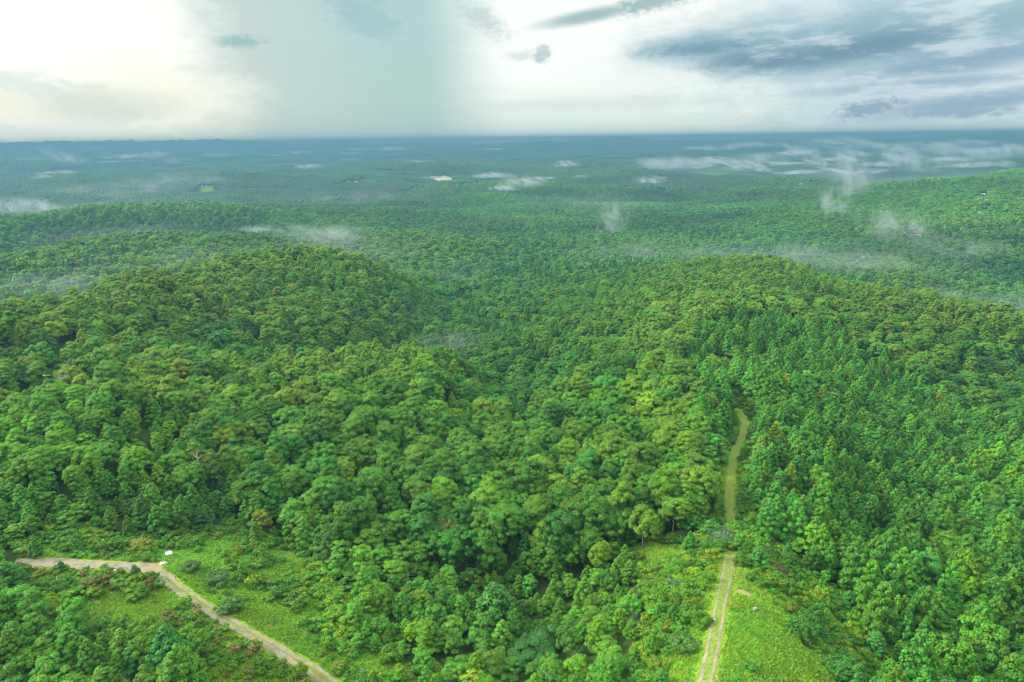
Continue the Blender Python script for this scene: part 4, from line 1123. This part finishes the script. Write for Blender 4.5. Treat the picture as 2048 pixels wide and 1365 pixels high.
def far_patches(name, dmin, dmax, size, sp, br, seed, label):
    forms = [patch(seed + i, size, sp, br, 0) for i in range(4)]
    x, y = grid(size * 0.8, dmax, dmin, 46, seed); z = height(x, y); rg_ = regions(x, y, z)[0] == 0; x, y, z = x[rg_], y[rg_], z[rg_]; n_ = len(x)
    e = 30.0
    dx = (height(x + e, y) - height(x - e, y)) / (2 * e); dy = (height(x, y + e) - height(x, y - e)) / (2 * e)
    tl = np.stack([np.arctan(dy), -np.arctan(dx), np.zeros(n_)], -1)
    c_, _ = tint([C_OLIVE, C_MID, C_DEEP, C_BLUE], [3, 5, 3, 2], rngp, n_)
    c_ = (c_ * 0.5 + np.array(C_MID) * 0.5) * 0.5 * np.array([.8, .9, 1.5])  # darkened to paint in the leaf-gap shade solid crowns lack, cooled like hazy distance
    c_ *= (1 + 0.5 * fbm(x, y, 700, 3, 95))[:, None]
    c_ *= (1 + 0.45 * np.clip(tpi(x, y, z, 260) / 28, -1, 1))[:, None]  # relief shading strengthened in the colour: lighter crests, darker hollows
    rot = np.zeros(n_)
    return scatter(name, forms, x, y, z, np.ones(n_), np.ones(n_), rot, rngp.integers(0, 4, n_), c_, label, 'forest', tl)
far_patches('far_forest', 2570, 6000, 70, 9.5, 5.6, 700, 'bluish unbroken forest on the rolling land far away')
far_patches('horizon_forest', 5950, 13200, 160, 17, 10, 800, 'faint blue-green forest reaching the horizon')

# ------------------------------------------------------------------ haze
def box(name, lo, hi, mat):
    v = [(a, b, c_) for a in (lo[0], hi[0]) for b in (lo[1], hi[1]) for c_ in (lo[2], hi[2])]
    f = [(0, 1, 3, 2), (4, 6, 7, 5), (0, 4, 5, 1), (2, 3, 7, 6), (0, 2, 6, 4), (1, 5, 7, 3)]
    return mesh_obj(name, v, f, [mat])
HZ, t, out = new_mat('haze')
pv = t.nodes.new('ShaderNodeVolumePrincipled')
pv.inputs['Color'].default_value = (0.105, 0.235, 0.32, 1); pv.inputs['Density'].default_value = 2.4e-4; pv.inputs['Anisotropy'].default_value = 0.1
t.links.new(pv.outputs[0], out.inputs['Volume'])
hz = box('haze', (-13900, -13900, -260), (13900, 13900, 126), HZ)
tag(hz, 'thin bluish haze over the whole landscape', 'haze', kind='stuff')


# ------------------------------------------------------------------ mist rising from the wet woods
def mist_mat(dens, thr, seed, color=(0.80, 0.88, 0.92), kx=2.6, kz=1.2):
    m, t, out = new_mat('mist')
    tc_ = t.nodes.new('ShaderNodeTexCoord'); oc = X(tc_.outputs['Object'])
    sp_ = t.nodes.new('ShaderNodeSeparateXYZ'); t.links.new(oc.s, sp_.inputs[0])
    a, b, c_ = (X(sp_.outputs[i]) for i in range(3))
    r = X.m('SQRT', a * a + b * b + c_ * c_)
    fall = sstep(r, 1.0, 0.05)
    nn = noise(comb(a * kx + seed, b * 1.3, c_ * kz + a * 0.9), 1.0, 5, 0.62, dist=0.5)
    d = sstep(nn, thr, thr + 0.34) * fall * dens
    v = t.nodes.new('ShaderNodeVolumePrincipled'); v.inputs['Color'].default_value = (*color, 1)
    t.links.new(d.s, v.inputs['Density']); t.links.new(v.outputs[0], out.inputs['Volume'])
    return m
MIST_ME = bpy.data.meshes.new('mist_form')
b = bmesh.new(); bmesh.ops.create_icosphere(b, subdivisions=3, radius=1.0); b.to_mesh(MIST_ME); b.free()
MIST = [  # x, y of the base, half width, half height (pixels), optical depth, lean, description
 (1345, 340, 85, 16, 2.0, 0, 'long white bank of mist behind the dark ridge'), (1425, 328, 45, 9, 1.2, 0, 'thin mist trailing off the long white bank'),
 (1430, 303, 60, 8, 1.5, 0, ''), (1495, 296, 50, 7, 1.8, 0, ''), (1590, 303, 34, 8, 1.8, 0.2, ''), (1520, 330, 60, 14, 0.9, 0, ''),
 (1625, 330, 28, 22, 0.9, 0.3, ''), (1745, 301, 34, 10, 1.6, 0.2, ''), (1785, 303, 30, 8, 1.7, 0.2, ''), (1700, 345, 40, 26, 1.1, 0.5, ''), (1815, 345, 50, 26, 1.5, 0.3, ''),
 (1700, 392, 44, 36, 0.65, 0.7, 'pale wisp climbing the slope towards the ridge top'), (1665, 430, 30, 34, 0.7, 0.4, ''), (1790, 480, 75, 34, 0.5, 0.2, ''), (1900, 505, 90, 18, 0.4, 0, ''),
 (1895, 310, 55, 12, 1.8, 0.1, ''), (1950, 322, 60, 16, 0.7, 0, ''), (2030, 312, 28, 12, 1.3, 0.2, ''), (1960, 290, 40, 5, 1.0, 0, ''),
 (1225, 468, 34, 40, 0.5, 0.2, 'smoke-like column of mist rising from the trees'), (1130, 335, 28, 9, 1.0, 0, ''), (1045, 373, 50, 14, 0.8, 0, ''), (990, 357, 44, 8, 1.2, 0, ''), (1010, 382, 34, 8, 1.2, 0, ''),
 (1305, 368, 36, 10, 0.7, 0, ''), (250, 320, 40, 7, 1.1, 0, ''), (140, 328, 46, 12, 0.8, 0.3, ''), (310, 318, 26, 9, 0.8, 0, ''), (350, 328, 34, 8, 0.4, 0, ''),
 (790, 302, 40, 5, 1.6, 0, ''), (715, 302, 28, 4, 1.0, 0, ''), (440, 313, 36, 4, 1.2, 0, ''), (600, 308, 22, 4, 1.2, 0, ''), (620, 338, 30, 6, 1.1, 0, ''), (985, 290, 40, 6, 1.2, 0, ''),
 (655, 488, 90, 26, 0.7, 0, 'veil of mist lying behind the rounded green hill'), (540, 470, 80, 14, 0.35, 0, ''), (20, 430, 44, 18, 0.9, 0, ''), (90, 428, 36, 16, 0.6, 0.3, ''),
 (360, 372, 90, 16, 0.3, 0, ''), (220, 395, 110, 16, 0.35, 0, ''), (890, 700, 90, 26, 0.22, 0, 'faint mist over the hollow in the middle'), (60, 590, 120, 22, 0.35, 0, ''), (700, 310, 26, 4, 0.6, 0, ''),
]
rgm = np.random.default_rng(41)
for k_ in range(40):
    MIST.append((rgm.uniform(1350, 2040), rgm.uniform(286, 350), rgm.uniform(14, 55), rgm.uniform(3, 8), rgm.uniform(0.8, 2.0), rgm.uniform(-0.1, 0.3), ''))
for k_ in range(12):
    MIST.append((rgm.uniform(20, 1250), rgm.uniform(292, 360), rgm.uniform(14, 45), rgm.uniform(2, 6), rgm.uniform(0.5, 1.3), 0, ''))
for i, (mx_, my_, hw, hh, od, lean, lab) in enumerate(MIST):
    if hh < 17: od *= 1.7
    gx0, gy0, gz0 = ground_at(mx_, my_, 12)
    D_ = math.hypot(gx0, gy0); wx = hw / FPX * D_ * 1.25; wz = max(hh / FPX * D_ * 1.15, 6); wy = min(wx, 260) * 0.8
    o = bpy.data.objects.new('mist_patch', MIST_ME.copy() if True else MIST_ME); COL.objects.link(o)
    o.data.materials.append(mist_mat(od * 1.5 / wy, 0.38, i * 3.7, kx=2.6 if hw > hh * 1.6 else 1.5, kz=1.2 if hw > hh * 1.6 else 2.4))
    az = math.atan2(gx0, gy0)
    o.location = (gx0, gy0, gz0 + 10 + wz * 0.6); o.rotation_euler = (0, lean * 1.3, -az); o.scale = (wx, wy, wz)
    side = 'far left' if mx_ < 500 else 'left of centre' if mx_ < 900 else 'centre' if mx_ < 1300 else 'right of centre' if mx_ < 1650 else 'far right'
    dist_ = 'near the horizon' if my_ < 320 else 'over distant valleys' if my_ < 400 else 'over nearer woods'
    near_ = 'the tan hay field' if mx_ < 1000 and mx_ > 560 else 'the blue hills' if mx_ < 560 else 'the red-roofed house' if mx_ < 1400 else 'the white ridge house' if mx_ < 1750 else 'the hill house'
    w_ = ('long ' if hw > 40 else 'short ') + ('dense' if od > 1.8 else 'thin' if od < 1.1 else 'white')
    tag(o, lab or f'{w_} mist wisp {dist_}, {side}, towards {near_}', 'mist', 'wisps of mist over the forest')


# ------------------------------------------------------------------ fields, houses, poles and litter
def flat(name, rgb, rough=0.8, spec=0.2, vary=0.15, scale=3.0):
    m, t, out = new_mat(name)
    co = X(t.nodes.new('ShaderNodeNewGeometry').outputs['Position'])
    bsdf(t, out, mixc(noise(co, scale, 4), tuple(c_ * (1 - vary) for c_ in rgb), tuple(min(1, c_ * (1 + vary)) for c_ in rgb)), rough, spec)
    return m
HAY = flat('dry_field', (0.40, 0.36, 0.20), vary=0.2, scale=0.05)
PAINT = flat('white_wall', (0.5, 0.5, 0.48)); GREYR = flat('grey_roof', (0.34, 0.35, 0.37)); WHITER = flat('metal_roof', (0.5, 0.52, 0.54), 0.4, 0.5)
REDR = flat('red_roof', (0.17, 0.12, 0.09)); BRICK = flat('brick', (0.15, 0.12, 0.10)); GLASS = flat('dark_glass', (0.04, 0.05, 0.06), 0.15, 0.5)
WOODM = flat('weathered_wood', (0.17, 0.14, 0.11), vary=0.3); PORC = flat('porcelain', (0.75, 0.77, 0.80), 0.3, 0.5); PALEBARK = flat('bare_bark', (0.42, 0.39, 0.34), vary=0.3)
SHEET = flat('white_sheet', (0.46, 0.50, 0.56), 0.5, 0.3, 0.05); BLUEE = flat('blue_edge', (0.25, 0.40, 0.60), 0.5, 0.3)

for k_, poly in enumerate(FIELD_W):
    c0 = np.mean(poly, 0); V = []; F = []; ns = 10
    P4 = np.array(poly); m_ = len(P4)
    ring = np.concatenate([P4[i] + (P4[(i + 1) % m_] - P4[i]) * np.linspace(0, 1, 8, endpoint=False)[:, None] for i in range(m_)])
    nr_ = len(ring)
    for i in range(ns + 1):
        V.append(c0 + (ring - c0) * (i / ns if i else 0.001))
    V = np.concatenate(V); V = np.column_stack([V, height(V[:, 0], V[:, 1]) + 0.9])
    for i in range(ns):
        for q in range(nr_): F.append((i * nr_ + q, i * nr_ + (q + 1) % nr_, (i + 1) * nr_ + (q + 1) % nr_, (i + 1) * nr_ + q))
    tag(mesh_obj('field', V, np.array(F), [HAY], smooth=True), kind='structure')


def bx(cx, cy, cz, sx, sy, sz):
    v = np.array([(a, b_, c_) for a in (-1, 1) for b_ in (-1, 1) for c_ in (-1, 1)], float) * [sx / 2, sy / 2, sz / 2] + [cx, cy, cz]
    f = np.array([(0, 1, 3, 2), (4, 6, 7, 5), (0, 4, 5, 1), (2, 3, 7, 6), (0, 2, 6, 4), (1, 5, 7, 3)])
    return v, f
WM = {'white': PAINT, 'brick': BRICK}; RM = {'grey': GREYR, 'white': WHITER, 'red': REDR}
def empty(name, loc, rot=0):
    o = bpy.data.objects.new(name, None); COL.objects.link(o); o.location = loc; o.rotation_euler = (0, 0, rot); return o
for (hx, hy, hz), (qx, qy, w_, d_, h_, tr_, wl_, rf_, lab) in zip(HOUSE_W, HOUSES):
    root = empty('house', (hx, hy, hz), R(tr_) - math.atan2(hx, hy)); w_ *= 0.62; d_ *= 0.62; h_ *= 0.7
    V, F = bx(0, 0, h_ / 2 - 1, w_, d_, h_ + 2); mesh_obj('wall', V, F, [WM[wl_]], root)
    rh = d_ * 0.36; o_ = 0.6
    V = np.array([(-w_ / 2 - o_, -d_ / 2 - o_, h_ - 0.15), (w_ / 2 + o_, -d_ / 2 - o_, h_ - 0.15), (w_ / 2 + o_, d_ / 2 + o_, h_ - 0.15), (-w_ / 2 - o_, d_ / 2 + o_, h_ - 0.15), (-w_ / 2 - o_, 0, h_ + rh), (w_ / 2 + o_, 0, h_ + rh)])
    rf = mesh_obj('roof', V, [(0, 1, 5, 4), (2, 3, 4, 5), (1, 2, 5), (3, 0, 4), (0, 3, 2, 1)], [RM[rf_]], root)
    V, F = bx(w_ * 0.25, d_ * 0.1, h_ + rh * 0.9, 0.9, 0.9, 1.8); mesh_obj('chimney', V, F, [BRICK], rf)
    for q in range(max(2, int(w_ / 4))):
        xx = -w_ / 2 + w_ * (q + 0.5) / max(2, int(w_ / 4))
        V, F = bx(xx, -d_ / 2 - 0.03, h_ * 0.55, 1.1, 0.1, 1.4); mesh_obj('window', V, F, [GLASS], root)
    tag(root, lab, 'house')


def tube(p0, p1, r0, r1, ns=8):
    p0 = np.array(p0, float); p1 = np.array(p1, float); d = unit(p1 - p0); u_ = unit(np.cross(d, [0.31, 0.9, 0.2])); w_ = np.cross(d, u_)
    a = np.arange(ns) * 2 * math.pi / ns; c_ = np.cos(a)[:, None] * u_ + np.sin(a)[:, None] * w_
    V = np.concatenate([p0 + c_ * r0, p1 + c_ * r1]); F = np.array([(i, (i + 1) % ns, ns + (i + 1) % ns, ns + i) for i in range(ns)])
    return V, F
for (gx0, gy0, gz0), lean, rz, arm, lab in ((POLE_A, 0.0, 0.25, True, 'utility pole whose crossarm with insulators shows above the lime-green trees'), (POLE_B, -0.12, 0.9, False, 'slightly leaning utility pole standing in the dark gap by the paved road')):
    root = empty('utility_pole', (gx0, gy0, gz0), rz); root.rotation_euler[1] = lean
    V, F = tube((0, 0, -1), (0, 0, 11.6 if arm else 10.8), 0.19, 0.13); mesh_obj('pole', V, F, [WOODM], root, smooth=True)
    V, F = bx(0, 0.17, 11.1 if arm else 10.4, 2.6 if arm else 1.2, 0.14, 0.2); ca = mesh_obj('crossarm', V, F, [PAINT if arm else WOODM], root)
    for xx in ((-1.2, -0.6, 0.6, 1.2) if arm else (-0.5, 0.5)):
        V, F = tube((xx, 0.17, (11.2 if arm else 10.5)), (xx, 0.17, (11.55 if arm else 10.8)), 0.1, 0.07); mesh_obj('insulator', V, F, [PORC], ca, smooth=True)
    tag(root, lab, 'utility pole')

# bare dead tree
rgd = np.random.default_rng(9)
root = empty('dead_tree', (DEAD[0], DEAD[1], DEAD[2]))
V, F = join([tube((0, 0, -0.5), (0.15, 0, 8), 0.26, 0.19), tube((0.15, 0, 8), (0, 0.1, 15.5), 0.19, 0.06)]); mesh_obj('trunk', V, F, [PALEBARK], root, smooth=True)
for i in range(12):
    z0 = 7.5 + i * 0.62; a = i * 2.4; L = 3.2 - 0.16 * i
    e = np.array([math.cos(a) * L, math.sin(a) * L, z0 + L * 0.9]); m0 = np.array([math.cos(a) * L * 0.45, math.sin(a) * L * 0.45, z0 + L * 0.3])
    V, F = join([tube((0.1, 0, z0), m0, 0.09, 0.06, 5), tube(m0, e, 0.06, 0.02, 5), tube(m0, m0 + [0.5, -0.6, 1.0], 0.04, 0.015, 5), tube((m0 + e) / 2, (m0 + e) / 2 + [-0.6, 0.4, 0.7], 0.035, 0.012, 5)])
    mesh_obj('branch', V, F, [PALEBARK], root, smooth=True)
tag(root, 'bare dead tree with a pale trunk and thin branches in the woods at left', 'dead tree')

# white board and crumpled sheet dumped by the road
b = bmesh.new(); bmesh.ops.create_cube(b, size=1.0); bmesh.ops.bevel(b, geom=list(b.edges), offset=0.08, segments=2, affect='EDGES'); me_ = bpy.data.meshes.new('panel'); b.to_mesh(me_); b.free(); me_.materials.append(SHEET)
root = empty('white_board', (WHITE_BOARD[0], WHITE_BOARD[1], WHITE_BOARD[2] + 0.55), 0.55); root.rotation_euler[0] = 0.5
o = bpy.data.objects.new('panel', me_); COL.objects.link(o); o.parent = root; o.scale = (1.8, 1.2, 0.12)
V, F = bx(0, 0.63, 0, 1.84, 0.06, 0.18); mesh_obj('edge_strip', V, F, [BLUEE], root)
tag(root, 'flat white board with a blue edge lying tilted on the grass behind the road fork', 'board')
b = bmesh.new(); bmesh.ops.create_icosphere(b, subdivisions=4, radius=1.0)
for v in b.verts:
    p = v.co; k_ = 1 + 0.35 * float(fbm(p.x * 2 + p.z, p.y * 2 + 3, 1.0, 4, 3)); v.co = Vector((p.x * 1.05 * k_, p.y * 0.6 * k_, max(p.z, -0.1) * 0.6 * k_))
me_ = bpy.data.meshes.new('crumpled_sheet'); b.to_mesh(me_); b.free(); me_.materials.append(SHEET)
o = bpy.data.objects.new('crumpled_sheet', me_); COL.objects.link(o); o.location = (TARP[0], TARP[1], TARP[2] + 0.1); o.rotation_euler[2] = 0.3
tag(o, 'crumpled white plastic sheet heaped beside the road fork, nearer than the white board', 'plastic sheet')
def lump(name, px_, py_, s_, mat, lab, cat, sd):
    b = bmesh.new(); bmesh.ops.create_icosphere(b, subdivisions=2, radius=1.0); rg = np.random.default_rng(sd)
    for v in b.verts: v.co = Vector(v.co) * (1 + 0.25 * rg.normal())
    for v in b.verts: v.co.z *= 0.5
    m_ = bpy.data.meshes.new(name); b.to_mesh(m_); b.free(); m_.materials.append(mat)
    o = bpy.data.objects.new(name, m_); COL.objects.link(o); g_ = ground_at(px_, py_); o.location = (g_[0], g_[1], g_[2] + s_ * 0.5); o.scale = (s_, s_, s_)
    tag(o, lab, cat)
lump('paper_scrap', 228, 1143, 0.42, SHEET, 'white scrap lying on the near verge of the pale road', 'litter', 1)
lump('paper_scrap', 282, 1119, 0.28, SHEET, 'small white scrap on the far verge of the pale road', 'litter', 2)
lump('white_rock', 1430, 1241, 0.24, SHEET, 'small white rock on the left wheel rut', 'rock', 3)
lump('paper_scrap', 1511, 1357, 0.20, SHEET, 'tiny white scrap near the small shrub in the meadow', 'litter', 4)
g_ = ground_at(1508, 1222)
V, F = tube((0, 0, 0), (0, 0, 0.75), 0.26, 0.3, 14); V2, F2 = tube((0, 0, 0.72), (0, 0, 0.80), 0.34, 0.34, 14)
root = empty('bucket', (g_[0], g_[1], g_[2])); mesh_obj('body', V, F, [SHEET], root, smooth=True); mesh_obj('rim', V2, F2, [BLUEE], root, smooth=True)
tag(root, 'pale bluish bucket standing in the grass of the meadow', 'bucket')
for k_, (qx, qy, s0) in enumerate(((1603, 378, 1.0),)):
    g_ = ground_at(qx, qy)
    plant('broadleaf_tree', 'broadleaf_tree', 1, g_[0], g_[1], g_[2], 1.5, 1.3, 1.0, (.40, .50, .02), 'bright yellow-green tree beside the white house on the right ridge', 'tree', None)


# faint mist lying in the hollows behind the ridges: (x pixel, distance, half width m, half depth m, half height m, optical depth)
for i, (qx, dd, wx, wy, wz, od, lab) in enumerate([
 (40, 700, 150, 90, 26, 0.5, 'thin mist in the hollow behind the near left ridge'), (330, 860, 170, 80, 26, 0.45, 'thin mist behind the left shoulder of the rounded green hill'),
 (640, 930, 170, 90, 30, 0.75, 'thin mist in the valley behind the rounded green hill'), (860, 820, 120, 80, 26, 0.35, 'faint mist at the right foot of the rounded green hill'),
 (930, 490, 70, 60, 18, 0.22, 'faint mist in the small hollow behind the middle spur'), (250, 1350, 260, 90, 34, 0.6, 'thin mist between the two far left ridges'),
 (200, 1850, 420, 160, 40, 0.7, 'broad thin mist beyond the far left ridges'), (720, 2100, 420, 180, 40, 0.55, 'broad thin mist beyond the centre-left ridge'),
 (1300, 1000, 160, 100, 28, 0.35, 'faint mist left of the domed hill on the right'), (1650, 1000, 260, 90, 34, 0.6, 'thin mist in the valley behind the domed hill on the right'),
 (1980, 850, 160, 80, 30, 0.6, 'thin mist behind the far end of the right-hand ridge'), (1150, 1900, 420, 160, 36, 0.4, 'broad faint mist over the centre valley'),
 (1500, 3900, 900, 300, 60, 0.9, 'wide mist lying behind the low dark ridge right of centre'), (1900, 2900, 500, 250, 60, 0.8, 'wide mist lying behind the wooded hill at far right'),
 (300, 3400, 900, 400, 50, 0.5, 'wide faint mist over the plain at left')]):
    az = R(px_azel(qx, 450)[0]); x0, y0 = math.sin(az) * dd, math.cos(az) * dd
    o = bpy.data.objects.new('valley_mist', MIST_ME.copy()); COL.objects.link(o)
    o.data.materials.append(mist_mat(od * (0.38 if qx < 1200 else 0.65) / wy, 0.36, 100 + i * 5.1, kx=3.5))
    o.location = (x0, y0, float(height(x0, y0)) + wz * 0.75); o.rotation_euler = (0, 0, -az); o.scale = (wx, wy, wz)
    tag(o, lab, 'mist', 'mist lying in the valleys')
